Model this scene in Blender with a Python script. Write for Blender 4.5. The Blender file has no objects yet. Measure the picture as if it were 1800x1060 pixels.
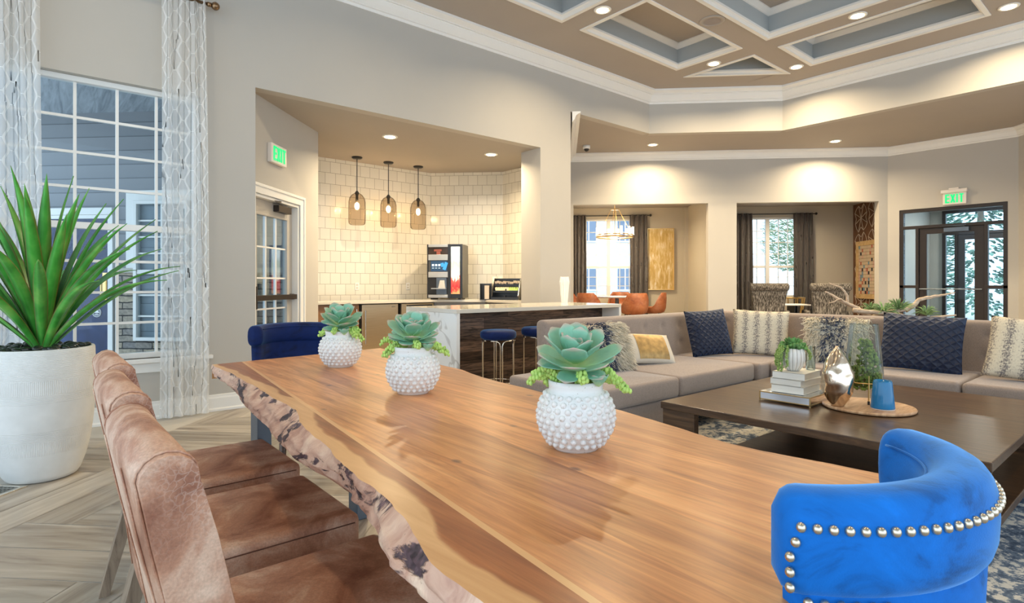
import bpy, bmesh, math, random
from mathutils import Vector, Matrix, Euler
PI = math.pi
R = math.radians
scn = bpy.context.scene
COL = scn.collection
rnd = random.Random(7)

# ------------------------------------------------------------------ camera, world, exposure
cam_data = bpy.data.cameras.new('camera')
cam_data.sensor_width = 36.0
cam_data.lens = 20.0
cam_data.shift_y = -30.0 / 1800.0
cam_data.clip_start = 0.05
cam_data.clip_end = 300
cam = bpy.data.objects.new('camera', cam_data)
COL.objects.link(cam)
cam.location = (0, 0, 1.15)
cam.rotation_euler = (R(90), 0, R(-40))
scn.camera = cam

scn.view_settings.view_transform = 'Standard'
scn.view_settings.look = 'None'
scn.view_settings.gamma = 1.0
scn.view_settings.use_curve_mapping = False
scn.view_settings.exposure = 0.0

world = bpy.data.worlds.new('overcast_sky')
scn.world = world
world.use_nodes = True
wn = world.node_tree
wn.nodes.clear()
w_out = wn.nodes.new('ShaderNodeOutputWorld')
w_bg = wn.nodes.new('ShaderNodeBackground')
w_tc = wn.nodes.new('ShaderNodeTexCoord')
w_sep = wn.nodes.new('ShaderNodeSeparateXYZ')
w_rmp = wn.nodes.new('ShaderNodeValToRGB')
wn.links.new(w_tc.outputs['Generated'], w_sep.inputs[0])
wn.links.new(w_sep.outputs['Z'], w_rmp.inputs[0])
w_rmp.color_ramp.elements[0].position = 0.0
w_rmp.color_ramp.elements[0].color = (0.74, 0.88, 1.0, 1)
w_rmp.color_ramp.elements[1].position = 0.7
w_rmp.color_ramp.elements[1].color = (0.60, 0.80, 1.0, 1)
wn.links.new(w_rmp.outputs[0], w_bg.inputs['Color'])
w_bg.inputs['Strength'].default_value = 2.5
wn.links.new(w_bg.outputs[0], w_out.inputs[0])
sun_l = bpy.data.lights.new('sun', 'SUN')
sun_l.energy = 3.5
sun_l.angle = R(6)
sun_l.color = (1.0, 0.97, 0.92)
sun = bpy.data.objects.new('sun', sun_l)
COL.objects.link(sun)
# high sun from behind the camera's side of the building: it lights only what stands outside
sun.rotation_euler = Vector((0.38, 0.38, -0.95)).to_track_quat('-Z', 'Y').to_euler()

# ------------------------------------------------------------------ node helpers
def new_mat(name):
    m = bpy.data.materials.new(name)
    m.use_nodes = True
    nt = m.node_tree
    b = nt.nodes['Principled BSDF']
    return m, nt, b

def N(nt, typ, **kw):
    n = nt.nodes.new(typ)
    for k, v in kw.items():
        setattr(n, k, v)
    return n

def setin(n, **kw):
    for k, v in kw.items():
        n.inputs[k.replace('_', ' ')].default_value = v

def ramp(nt, stops, fac=None):
    r = nt.nodes.new('ShaderNodeValToRGB')
    cr = r.color_ramp
    while len(cr.elements) < len(stops):
        cr.elements.new(0.5)
    for e, (p, c) in zip(cr.elements, stops):
        e.position = p
        e.color = tuple(c) + (1,) if len(c) == 3 else c
    if fac is not None:
        nt.links.new(fac, r.inputs[0])
    return r

def mixc(nt, a, b, fac, blend='MIX'):
    m = nt.nodes.new('ShaderNodeMix')
    m.data_type = 'RGBA'
    m.blend_type = blend
    for s, v in ((0, fac), (6, a), (7, b)):
        if hasattr(v, 'node'):
            nt.links.new(v, m.inputs[s])
        else:
            m.inputs[s].default_value = v if s == 0 else (tuple(v) + (1,) if len(v) == 3 else v)
    return m.outputs[2]

def math_n(nt, op, a, b=None, c=None):
    m = nt.nodes.new('ShaderNodeMath')
    m.operation = op
    for i, v in enumerate((a, b, c)):
        if v is None:
            continue
        if hasattr(v, 'node'):
            nt.links.new(v, m.inputs[i])
        else:
            m.inputs[i].default_value = v
    return m.outputs[0]

def coords(nt, kind='Object', scale=(1, 1, 1), rot=(0, 0, 0), loc=(0, 0, 0)):
    tc = nt.nodes.new('ShaderNodeTexCoord')
    mp = nt.nodes.new('ShaderNodeMapping')
    mp.inputs['Scale'].default_value = scale
    mp.inputs['Rotation'].default_value = rot
    mp.inputs['Location'].default_value = loc
    nt.links.new(tc.outputs[kind], mp.inputs[0])
    return mp.outputs[0]

def noise(nt, vec, scale=5, detail=4, rough=0.5, dist=0.0):
    n = nt.nodes.new('ShaderNodeTexNoise')
    n.inputs['Scale'].default_value = scale
    n.inputs['Detail'].default_value = detail
    n.inputs['Roughness'].default_value = rough
    n.inputs['Distortion'].default_value = dist
    nt.links.new(vec, n.inputs['Vector'])
    return n.outputs[0]

def bump(nt, b, h, strength=0.3, dist=0.01):
    n = nt.nodes.new('ShaderNodeBump')
    n.inputs['Strength'].default_value = strength
    n.inputs['Distance'].default_value = dist
    nt.links.new(h, n.inputs['Height'])
    nt.links.new(n.outputs[0], b.inputs['Normal'])
    return n

def plain(name, col, rough=0.5, metal=0.0, var=0.05, scale=6.0, bmp=0.0, sheen=0.0, coat=0.0, spec=0.5, coord='Object'):
    m, nt, b = new_mat(name)
    v = coords(nt, coord)
    n = noise(nt, v, scale, 3)
    c1 = [max(0, c * (1 - var)) for c in col]
    c2 = [min(1, c * (1 + var)) for c in col]
    r = ramp(nt, [(0.3, c1), (0.7, c2)], n)
    nt.links.new(r.outputs[0], b.inputs['Base Color'])
    b.inputs['Roughness'].default_value = rough
    b.inputs['Metallic'].default_value = metal
    b.inputs['Specular IOR Level'].default_value = spec
    if sheen:
        b.inputs['Sheen Weight'].default_value = sheen
        b.inputs['Sheen Roughness'].default_value = 0.4
    if coat:
        b.inputs['Coat Weight'].default_value = coat
        b.inputs['Coat Roughness'].default_value = 0.1
    if bmp:
        n2 = noise(nt, v, scale * 12, 3)
        bump(nt, b, n2, bmp, 0.004)
    return m

def emit(name, col, strength):
    m, nt, b = new_mat(name)
    b.inputs['Base Color'].default_value = tuple(c * 0.5 for c in col) + (1,)
    b.inputs['Emission Color'].default_value = tuple(col) + (1,)
    b.inputs['Emission Strength'].default_value = strength
    return m

def glassy(name, col=(1, 1, 1), alpha_mix=0.85, rough=0.02):
    """thin clear glass: mostly transparent with a fresnel reflection"""
    m, nt, b = new_mat(name)
    nt.nodes.remove(b)
    out = nt.nodes['Material Output']
    t = N(nt, 'ShaderNodeBsdfTransparent')
    t.inputs[0].default_value = tuple(col) + (1,)
    g = N(nt, 'ShaderNodeBsdfGlossy')
    g.inputs['Roughness'].default_value = rough
    g.inputs['Color'].default_value = (0.9, 0.95, 1, 1)
    f = N(nt, 'ShaderNodeLayerWeight')
    f.inputs[0].default_value = 1 - alpha_mix
    mx = N(nt, 'ShaderNodeMixShader')
    fac = math_n(nt, 'MULTIPLY', f.outputs['Fresnel'], 0.8)
    nt.links.new(fac, mx.inputs[0])
    nt.links.new(t.outputs[0], mx.inputs[1])
    nt.links.new(g.outputs[0], mx.inputs[2])
    nt.links.new(mx.outputs[0], out.inputs[0])
    return m

def wood(name, cols, stretch=(1, 12, 12), scale=2.0, rough=0.45, coord='Object', bmp=0.1, dist=1.5, detail=6, coat=0.0, rnd_attr=False, lo=0.3, hi=0.7):
    m, nt, b = new_mat(name)
    v = coords(nt, coord, stretch)
    if rnd_attr:
        at = N(nt, 'ShaderNodeAttribute', attribute_name='rnd')
        add = N(nt, 'ShaderNodeVectorMath', operation='ADD')
        sc = N(nt, 'ShaderNodeVectorMath', operation='SCALE')
        cmb = N(nt, 'ShaderNodeCombineXYZ')
        for i in range(3):
            nt.links.new(at.outputs['Fac'], cmb.inputs[i])
        nt.links.new(cmb.outputs[0], sc.inputs[0])
        sc.inputs['Scale'].default_value = 37.0
        nt.links.new(v, add.inputs[0])
        nt.links.new(sc.outputs[0], add.inputs[1])
        v = add.outputs[0]
    n = noise(nt, v, scale, detail, 0.6, dist)
    k = len(cols)
    stops = [(lo + (hi - lo) * i / (k - 1), c) for i, c in enumerate(cols)]
    r = ramp(nt, stops, n)
    colout = r.outputs[0]
    if rnd_attr:
        hv = N(nt, 'ShaderNodeHueSaturation')
        mr = math_n(nt, 'MULTIPLY_ADD', at.outputs['Fac'], 0.45, 0.78)
        nt.links.new(mr, hv.inputs['Value'])
        nt.links.new(colout, hv.inputs['Color'])
        colout = hv.outputs[0]
    nt.links.new(colout, b.inputs['Base Color'])
    b.inputs['Roughness'].default_value = rough
    if coat:
        b.inputs['Coat Weight'].default_value = coat
        b.inputs['Coat Roughness'].default_value = 0.15
    if bmp:
        bump(nt, b, n, bmp, 0.003)
    return m

# ------------------------------------------------------------------ mesh builder
class MB:
    def __init__(s):
        s.v, s.f, s.uv, s.M = [], [], [], None
    def _add(s, vs, fs, uvs=None):
        o = len(s.v)
        if s.M is not None:
            vs = [tuple(s.M @ Vector(p)) for p in vs]
        s.v += [tuple(p) for p in vs]
        for i, f in enumerate(fs):
            s.f.append([o + k for k in f])
            s.uv.append(uvs[i] if uvs else None)
        return s
    def box(s, x0, x1, y0, y1, z0, z1):
        # every further box of one mesh is a hair smaller, so that no two faces coincide
        s.k = getattr(s, 'k', -1) + 1
        e = 0.00022 * (s.k % 6)
        if min(abs(x1 - x0), abs(y1 - y0), abs(z1 - z0)) > 0.0035:
            x0, x1, y0, y1, z0, z1 = x0 + e, x1 - e, y0 + e, y1 - e, z0 + e, z1 - e
        vs = [(x0, y0, z0), (x1, y0, z0), (x1, y1, z0), (x0, y1, z0), (x0, y0, z1), (x1, y0, z1), (x1, y1, z1), (x0, y1, z1)]
        fs = [(0, 3, 2, 1), (4, 5, 6, 7), (0, 1, 5, 4), (1, 2, 6, 5), (2, 3, 7, 6), (3, 0, 4, 7)]
        return s._add(vs, fs)
    def obox(s, c, size, rz=0, tilt=None):
        """box about a centre, rotated about z"""
        M = Matrix.Translation(c) @ Euler(tilt if tilt else (0, 0, rz)).to_matrix().to_4x4()
        hx, hy, hz = size[0] / 2, size[1] / 2, size[2] / 2
        vs = [tuple(M @ Vector((a * hx, b * hy, d * hz))) for d in (-1, 1) for a, b in ((-1, -1), (1, -1), (1, 1), (-1, 1))]
        fs = [(0, 3, 2, 1), (4, 5, 6, 7), (0, 1, 5, 4), (1, 2, 6, 5), (2, 3, 7, 6), (3, 0, 4, 7)]
        return s._add(vs, fs)
    def rbox(s, x0, x1, y0, y1, z0, z1, r=0.02, seg=3):
        """box with rounded vertical corners and softened top / bottom edges"""
        n = seg
        def ring(rr, z):
            pts = []
            for cx, cy, a0 in ((x1 - r, y1 - r, 0), (x0 + r, y1 - r, 90), (x0 + r, y0 + r, 180), (x1 - r, y0 + r, 270)):
                for i in range(n + 1):
                    a = R(a0 + 90 * i / n)
                    pts.append((cx + rr * math.cos(a), cy + rr * math.sin(a), z))
            return pts
        rings = []
        for i in range(n + 1):
            a = R(90 * i / n)
            rings.append(ring(r * math.sin(a) if i else r * 0.02, z0 + r - r * math.cos(a)))
        for i in range(n + 1):
            a = R(90 * i / n)
            rings.append(ring(r * math.cos(a) if i < n else r * 0.02, z1 - r + r * math.sin(a)))
        return s.loft(rings)
    def loft(s, rings, closed=True, caps=True):
        vs, fs = [], []
        m = len(rings[0])
        for rg in rings:
            vs += rg
        for i in range(len(rings) - 1):
            for j in range(m if closed else m - 1):
                k = (j + 1) % m
                fs.append((i * m + j, i * m + k, (i + 1) * m + k, (i + 1) * m + j))
        if caps:
            fs.append(tuple(reversed(range(m))))
            fs.append(tuple(range((len(rings) - 1) * m, len(rings) * m)))
        return s._add(vs, fs)
    def lathe(s, prof, c=(0, 0, 0), n=32, caps=True):
        rings = [[(c[0] + r * math.cos(2 * PI * j / n), c[1] + r * math.sin(2 * PI * j / n), c[2] + z) for j in range(n)] for r, z in prof]
        return s.loft(rings, True, caps)
    def tube(s, path, rad, n=8, caps=True):
        P = [Vector(p) for p in path]
        if not isinstance(rad, (list, tuple)):
            rad = [rad] * len(P)
        rings = []
        t0 = (P[1] - P[0]).normalized()
        ref = Vector((0, 0, 1)) if abs(t0.z) < 0.9 else Vector((1, 0, 0))
        u = t0.cross(ref).normalized()
        for i, p in enumerate(P):
            if i == 0:
                t = P[1] - P[0]
            elif i == len(P) - 1:
                t = P[-1] - P[-2]
            else:
                t = (P[i + 1] - P[i]).normalized() + (P[i] - P[i - 1]).normalized()
            if t.length < 1e-9:
                t = t0
            t.normalize()
            u = (u - t * u.dot(t))
            if u.length < 1e-6:
                u = t.orthogonal()
            u.normalize()
            w = t.cross(u)
            rings.append([tuple(p + (u * math.cos(2 * PI * j / n) + w * math.sin(2 * PI * j / n)) * rad[i]) for j in range(n)])
        return s.loft(rings, True, caps)
    def ball(s, c, r, n=10, sx=1, sy=1, sz=1):
        m = max(4, n // 2)
        prof = [(max(1e-4, math.sin(PI * i / m)) * r, -math.cos(PI * i / m) * r) for i in range(m + 1)]
        rings = [[(c[0] + a * sx * math.cos(2 * PI * j / n), c[1] + a * sy * math.sin(2 * PI * j / n), c[2] + z * sz) for j in range(n)] for a, z in prof]
        return s.loft(rings)
    def prism(s, poly, z0, z1):
        n = len(poly)
        vs = [(x, y, z0) for x, y in poly] + [(x, y, z1) for x, y in poly]
        fs = [tuple(reversed(range(n))), tuple(range(n, 2 * n))]
        fs += [(i, (i + 1) % n, n + (i + 1) % n, n + i) for i in range(n)]
        return s._add(vs, fs)
    def panel(s, p0, p1, z0, z1, th=0.0, uo=0.0):
        """vertical wall slab from p0 to p1 (2D), visible face on the left... thickness th to the right of travel; uv in metres"""
        d = Vector((p1[0] - p0[0], p1[1] - p0[1]))
        L = d.length
        d.normalize()
        nx, ny = d.y * th, -d.x * th
        a0, a1 = (p0[0], p0[1]), (p1[0], p1[1])
        b0, b1 = (p0[0] + nx, p0[1] + ny), (p1[0] + nx, p1[1] + ny)
        vs = [(*a0, z0), (*a1, z0), (*a1, z1), (*a0, z1), (*b0, z0), (*b1, z0), (*b1, z1), (*b0, z1)]
        uvf = [(uo, z0), (uo + L, z0), (uo + L, z1), (uo, z1)]
        if th == 0:
            return s._add(vs[:4], [(0, 1, 2, 3)], [uvf])
        fs = [(3, 2, 1, 0), (4, 5, 6, 7), (0, 1, 5, 4), (3, 7, 6, 2), (1, 2, 6, 5), (0, 4, 7, 3)]
        t = abs(th)
        return s._add(vs, fs, [[uvf[3], uvf[2], uvf[1], uvf[0]], uvf, [(0, 0), (L, 0), (L, t), (0, t)], [(0, 0), (0, t), (L, t), (L, 0)],
                               [(0, z0), (0, z1), (t, z1), (t, z0)], [(0, z0), (t, z0), (t, z1), (0, z1)]])
    def sweep(s, path, prof, closed=False):
        """profile points (inward offset n, z) swept along 2D path with mitred corners; inward = left of travel"""
        P = [Vector(p) for p in path]
        n = len(P)
        rings = []
        for i in range(n):
            if closed or 0 < i < n - 1:
                d0 = (P[i] - P[i - 1]).normalized()
                d1 = (P[(i + 1) % n] - P[i]).normalized()
            elif i == 0:
                d0 = d1 = (P[1] - P[0]).normalized()
            else:
                d0 = d1 = (P[-1] - P[-2]).normalized()
            n0, n1 = Vector((-d0.y, d0.x)), Vector((-d1.y, d1.x))
            m = (n0 + n1).normalized()
            m = m / max(0.2, m.dot(n0))
            rings.append([(P[i].x + m.x * a, P[i].y + m.y * a, z) for a, z in prof])
        if closed:
            rings.append(rings[0])
        return s.loft(rings, True, not closed)
    def build(s, name, mat, parent=None, smooth=False, bevel=0.0, seg=2, subsurf=0, loc=None, rot=None, auto=None):
        me = bpy.data.meshes.new(name)
        me.from_pydata(s.v, [], s.f)
        if any(u for u in s.uv):
            uvl = me.uv_layers.new(name='UVMap')
            for poly, u in zip(me.polygons, s.uv):
                if u:
                    for li, c in zip(poly.loop_indices, u):
                        uvl.data[li].uv = c
        me.materials.append(mat)
        bm = bmesh.new()
        bm.from_mesh(me)
        bmesh.ops.recalc_face_normals(bm, faces=bm.faces)
        bm.to_mesh(me)
        bm.free()
        if smooth:
            for p in me.polygons:
                p.use_smooth = True
            if auto:
                me.set_sharp_from_angle(angle=R(auto))
        o = bpy.data.objects.new(name, me)
        COL.objects.link(o)
        if parent is not None:
            o.parent = parent
        if loc is not None:
            o.location = loc
        if rot is not None:
            o.rotation_euler = rot
        if bevel:
            b = o.modifiers.new('bevel', 'BEVEL')
            b.width = bevel
            b.segments = seg
            b.limit_method = 'ANGLE'
            b.harden_normals = False
        if subsurf:
            b = o.modifiers.new('sub', 'SUBSURF')
            b.levels = b.render_levels = subsurf
        return o

def tag(o, label, cat, group=None, kind=None):
    o['label'] = label
    o['category'] = cat
    if group:
        o['group'] = group
    if kind:
        o['kind'] = kind
    return o

def thing(name, label, cat, loc=(0, 0, 0), rz=0.0, group=None):
    o = bpy.data.objects.new(name, None)
    o.empty_display_size = 0.1
    COL.objects.link(o)
    o.location = loc
    o.rotation_euler = (0, 0, rz)
    return tag(o, label, cat, group)

def struct(o):
    o['kind'] = 'structure'
    return o

def children(o):
    return [c for c in list(COL.objects) if c.parent == o]

def copy_tree(o, parent=None):
    c = o.copy()
    COL.objects.link(c)
    c.parent = parent
    for ch in children(o):
        copy_tree(ch, c)
    return c

def lamp(name, typ, loc, energy, col, parent=None, size=0.1, spread=None, rot=(0, 0, 0), spot=None, sizey=None):
    l = bpy.data.lights.new(name, typ)
    l.energy = energy
    l.color = col
    if typ == 'AREA':
        l.shape = 'DISK' if sizey is None else 'RECTANGLE'
        l.size = size
        if sizey is not None:
            l.size_y = sizey
        if spread:
            l.spread = spread
    elif typ == 'SPOT':
        l.spot_size = spot
        l.spot_blend = 0.8
        l.shadow_soft_size = size
    else:
        l.shadow_soft_size = size
    o = bpy.data.objects.new(name, l)
    COL.objects.link(o)
    o.location = loc
    o.rotation_euler = rot
    if parent is not None:
        o.parent = parent
    return o

S2 = math.sqrt(0.5)
def BF(a, b):
    """back-wing frame: a runs along the back wall to the right, b runs away from the room"""
    return (a * S2 + b * S2, -a * S2 + b * S2)
def bfM(a=0, b=0, z=0):
    x, y = BF(a, b)
    return Matrix.Translation((x, y, z)) @ Matrix.Rotation(R(-45), 4, 'Z')

# ------------------------------------------------------------------ materials
M = {}
M['wall'] = plain('wall_paint_greige', (0.48, 0.455, 0.415), 0.75, var=0.02, scale=1.5, spec=0.3)
M['wall_far'] = plain('wall_paint_cream', (0.54, 0.49, 0.40), 0.75, var=0.02, scale=1.5, spec=0.3)
M['ceil'] = plain('ceiling_paint_taupe', (0.40, 0.36, 0.32), 0.8, var=0.02, scale=1.5, spec=0.3)
M['coffer'] = plain('coffer_daylight_bluegrey', (0.42, 0.45, 0.46), 0.7, var=0.02, scale=1.5, spec=0.3)  # blue-grey cast of daylight on the coffer sides, put into their colour
M['trim'] = plain('white_trim_paint', (0.80, 0.79, 0.76), 0.35, var=0.01)
M['white'] = plain('white_plastic', (0.82, 0.82, 0.80), 0.4, var=0.01)
M['black'] = plain('black_paint', (0.015, 0.014, 0.014), 0.4, var=0.1)
M['steel_dark'] = plain('blue_grey_steel', (0.13, 0.16, 0.20), 0.35, metal=0.6, var=0.08)
M['bronze'] = plain('dark_bronze', (0.022, 0.014, 0.011), 0.4, metal=0.1, var=0.1)
M['antique'] = plain('antique_brass', (0.25, 0.16, 0.09), 0.3, metal=0.9, var=0.1)
M['chrome'] = plain('polished_nickel', (0.78, 0.72, 0.62), 0.16, metal=1.0, var=0.03)
M['gold'] = plain('satin_gold', (0.85, 0.60, 0.25), 0.28, metal=1.0, var=0.05)
M['darkwood'] = wood('dark_walnut', [(0.018, 0.010, 0.007), (0.07, 0.035, 0.02), (0.13, 0.07, 0.04)], (2, 14, 14), 2.2, 0.4)
M['legwood'] = wood('grey_brown_wood', [(0.10, 0.07, 0.05), (0.26, 0.19, 0.13), (0.34, 0.26, 0.18)], (14, 14, 2), 2.0, 0.5)

def velvet(name, c, sheen=1.0):
    m, nt, b = new_mat(name)
    v = coords(nt, 'Object')
    n = noise(nt, coords(nt, 'Object', (1, 1, 1.6)), 6, 6, 0.62, 1.4)
    lw = N(nt, 'ShaderNodeLayerWeight')
    lw.inputs[0].default_value = 0.4
    r = ramp(nt, [(0.34, [x * 0.35 for x in c]), (0.48, [x * 0.85 for x in c]), (0.62, c), (0.78, [min(1, x * 1.35) for x in c])], n)
    nt.links.new(r.outputs[0], b.inputs['Base Color'])
    b.inputs['Roughness'].default_value = 0.75
    b.inputs['Specular IOR Level'].default_value = 0.25
    b.inputs['Sheen Weight'].default_value = sheen
    b.inputs['Sheen Roughness'].default_value = 0.35
    b.inputs['Sheen Tint'].default_value = (0.25, 0.55, 1.0, 1)
    n2 = noise(nt, v, 400, 2)
    bump(nt, b, n2, 0.15, 0.002)
    return m
M['velvet_bright'] = velvet('cobalt_velvet', (0.0, 0.15, 0.58))
M['velvet_navy'] = velvet('navy_velvet', (0.002, 0.014, 0.09), 0.35)

def leather(name, cols, sc=5):
    m, nt, b = new_mat(name)
    v = coords(nt, 'Object')
    n = noise(nt, v, sc, 8, 0.62, 0.6)
    r = ramp(nt, [(0.34, cols[0]), (0.49, cols[1]), (0.64, cols[2])], n)
    vo = N(nt, 'ShaderNodeTexVoronoi')
    vo.feature = 'DISTANCE_TO_EDGE'
    vo.inputs['Scale'].default_value = 80
    nz = noise(nt, v, 14, 4)
    ad = N(nt, 'ShaderNodeVectorMath', operation='MULTIPLY_ADD')
    cb = N(nt, 'ShaderNodeCombineXYZ')
    for i in range(3):
        nt.links.new(nz, cb.inputs[i])
    nt.links.new(cb.outputs[0], ad.inputs[0])
    ad.inputs[1].default_value = (0.12, 0.12, 0.12)
    nt.links.new(v, ad.inputs[2])
    nt.links.new(ad.outputs[0], vo.inputs['Vector'])
    cr = ramp(nt, [(0.0, (1, 1, 1)), (0.10, (0, 0, 0))], vo.outputs['Distance'])
    msk = noise(nt, v, 4.2, 3)
    mr = ramp(nt, [(0.47, (0, 0, 0)), (0.66, (1, 1, 1))], msk)
    fac = math_n(nt, 'MULTIPLY', cr.outputs[0], mr.outputs[0])
    fac = math_n(nt, 'MULTIPLY', fac, 0.34)
    c = mixc(nt, r.outputs[0], (0.72, 0.56, 0.47), fac)
    fine = noise(nt, v, 220, 3)
    fr = ramp(nt, [(0.3, (0.75, 0.75, 0.75)), (0.7, (1.12, 1.12, 1.12))], fine)
    c = mixc(nt, c, fr.outputs[0], 0.7, 'MULTIPLY')
    nt.links.new(c, b.inputs['Base Color'])
    b.inputs['Roughness'].default_value = 0.5
    bump(nt, b, fine, 0.2, 0.002)
    return m
M['leather'] = leather('distressed_tan_leather', [(0.24, 0.085, 0.045), (0.47, 0.235, 0.145), (0.72, 0.50, 0.37)])
M['leather_orange'] = leather('cognac_leather', [(0.20, 0.05, 0.015), (0.36, 0.10, 0.03), (0.45, 0.16, 0.06)])

def linen(name, c, sc=90):
    m, nt, b = new_mat(name)
    v = coords(nt, 'Object')
    n1 = noise(nt, coords(nt, 'Object', (1, 1, 14)), sc, 3)
    n2 = noise(nt, coords(nt, 'Object', (14, 14, 1)), sc * 0.6, 3)
    f = math_n(nt, 'ADD', n1, n2)
    r = ramp(nt, [(0.75, [x * 0.72 for x in c]), (1.0, c), (1.0, [x * 1.15 for x in c])], f)
    r.color_ramp.elements[1].position = 0.97
    big = noise(nt, v, 3, 3)
    br = ramp(nt, [(0.3, (0.92, 0.92, 0.92)), (0.7, (1.05, 1.05, 1.05))], big)
    cc = mixc(nt, r.outputs[0], br.outputs[0], 1.0, 'MULTIPLY')
    nt.links.new(cc, b.inputs['Base Color'])
    b.inputs['Roughness'].default_value = 0.9
    b.inputs['Sheen Weight'].default_value = 0.3
    bump(nt, b, f, 0.25, 0.002)
    return m
M['sofa'] = linen('taupe_linen', (0.275, 0.215, 0.18))
def tweed():
    m, nt, b = new_mat('dark_grey_tweed')
    n = noise(nt, coords(nt, 'Object', (9, 9, 1.2)), 9, 3, 0.6)
    r_ = ramp(nt, [(0.42, (0.04, 0.035, 0.03)), (0.52, (0.15, 0.13, 0.11)), (0.62, (0.34, 0.31, 0.27))], n)
    nt.links.new(r_.outputs[0], b.inputs['Base Color'])
    b.inputs['Roughness'].default_value = 0.95
    bump(nt, b, n, 0.3, 0.003)
    return m
M['grey_tweed'] = tweed()
M['drape'] = linen('charcoal_drape', (0.075, 0.062, 0.058), 30)

# floor planks
M['plank'] = wood('wood_look_tile', [(0.16, 0.12, 0.085), (0.31, 0.255, 0.195), (0.40, 0.345, 0.275), (0.52, 0.46, 0.38)], (0.9, 9, 9), 1.6, 0.38, coord='UV', bmp=0.05, dist=0.6, rnd_attr=True, lo=0.28, hi=0.72)
M['grout'] = plain('pale_grout', (0.50, 0.46, 0.40), 0.9)

# ================================================================== SHELL
def make_floor():
    L, W = 1.2, 0.24
    g = 0.0025
    c45, s45 = S2, S2
    mb = MB()
    rv = []
    fr = random.Random(3)
    ox, oy = 0.13, 0.05
    for m in range(-10, 14):
        for k in range(-90, 90):
            for typ in (0, 1):
                if typ == 0:
                    x0, y0 = k * W + m * L, k * W - m * L
                    x1, y1 = x0 + L, y0 + W
                else:
                    x0, y0 = k * W + L + m * L, k * W + W - L - m * L
                    x1, y1 = x0 + W, y0 + L
                cx, cy = (x0 + x1) / 2, (y0 + y1) / 2
                # rotate -45 degrees
                rot = lambda x, y: (x * c45 + y * s45 + ox, -x * s45 + y * c45 + oy)
                wx, wy = rot(cx, cy)
                if not (-3.4 < wx < 13.2 and -4.6 < wy < 11.2):
                    continue
                if wx < 1.2 and wy > 5.6 or wy - wx > 4.9 and wx < 2.7 or wy - wx > 5.2:
                    continue
                if wx + wy > 19.0 or wx > 11.7 and wy < 3.6:
                    continue
                q = [rot(x0 + g, y0 + g), rot(x1 - g, y0 + g), rot(x1 - g, y1 - g), rot(x0 + g, y1 - g)]
                u0, v0 = fr.uniform(0, 30), fr.uniform(0, 30)
                if typ == 0:
                    uv = [(u0, v0), (u0 + L, v0), (u0 + L, v0 + W), (u0, v0 + W)]
                else:
                    uv = [(u0, v0), (u0, v0 + W), (u0 + L, v0 + W), (u0 + L, v0)]
                mb._add([(x, y, 0.0) for x, y in q], [(0, 1, 2, 3)], [uv])
                r = fr.random()
                rv += [r] * 4
    o = mb.build('floor', M['plank'])
    at = o.data.attributes.new('rnd', 'FLOAT', 'POINT')
    at.data.foreach_set('value', rv)
    struct(o)
    poly = [(-3.4, -4.6), (13.2, -4.6), (13.2, 1.2), (12.0, 1.6), (12.0, 3.6), (14.3, 5.0), (9.9, 9.6), (3.0, 8.3), (1.5, 5.9), (-3.4, 5.9)]
    b = MB().prism(poly, -0.06, -0.0015).build('floor', M['grout'])
    struct(b)
make_floor()

ZT = 4.30
T = 0.13
def wall(name, segs, mat, th=T):
    mb = MB()
    for p0, p1, z0, z1 in segs:
        mb.panel(p0, p1, z0, z1, th)
    return struct(mb.build(name, mat))

# main wall with the curtained window and the bar opening (panels travel towards -X so the room is on their left)
A = 5.70
wall('wall_left', [((-0.36, A), (-3.2, A), 0, 4.5), ((1.14, A), (-0.36, A), 0, 0.52), ((1.14, A), (-0.36, A), 2.83, 4.5),
                   ((1.605, A), (1.14, A), 0, 4.5), ((5.29, A), (1.605, A), 3.02, 4.5), ((7.72, A), (5.88, A), 3.625, 4.5)], M['wall'])
struct(MB().box(5.29, 5.88, A, 6.10, 0, 4.5).build('wall_column', M['wall']))
wall('wall_tray', [((9.21, 4.21), (7.72, A), 3.625, 4.5), ((9.21, -4.4), (9.21, 4.21), 3.625, 4.5)], M['wall'])
wall('wall_passage', [((7.90, 7.71), (5.88, A), 0, 3.63)], M['wall'], 0.10)

# bar alcove
struct(MB().panel((2.67, 6.89), (2.32, 6.545), 0, 3.02, T).panel((1.655, 5.88), (1.605, 5.83), 0, 3.02, T)
       .panel((2.32, 6.545), (1.655, 5.88), 2.05, 3.02, T).build('wall_bar_door', M['wall']))
struct(MB().panel((2.67, 8.25), (2.67, 6.89), 0, 3.02, T).build('wall_bar_left', M['wall']))

def tile_mat():
    m, nt, b = new_mat('glossy_white_tile')
    v = coords(nt, 'UV')
    br = N(nt, 'ShaderNodeTexBrick')
    br.offset = 0.5
    br.inputs['Color1'].default_value = (0.80, 0.76, 0.66, 1)
    br.inputs['Color2'].default_value = (0.74, 0.70, 0.60, 1)
    br.inputs['Mortar'].default_value = (0.36, 0.32, 0.25, 1)
    br.inputs['Scale'].default_value = 1.0
    br.inputs['Mortar Size'].default_value = 0.0028
    br.inputs['Mortar Smooth'].default_value = 0.1
    br.inputs['Brick Width'].default_value = 0.158
    br.inputs['Row Height'].default_value = 0.165
    nt.links.new(v, br.inputs['Vector'])
    nt.links.new(br.outputs['Color'], b.inputs['Base Color'])
    b.inputs['Roughness'].default_value = 0.12
    wv = noise(nt, v, 9, 2)
    inv = math_n(nt, 'SUBTRACT', 1.0, br.outputs['Fac'])
    h = math_n(nt, 'ADD', inv, math_n(nt, 'MULTIPLY', wv, 0.25))
    bump(nt, b, h, 0.2, 0.003)
    return m
M['tile'] = tile_mat()
tb = MB()
tb.panel((5.10, 8.20), (2.67, 8.20), 0.0, 3.02, 0.1)
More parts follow.
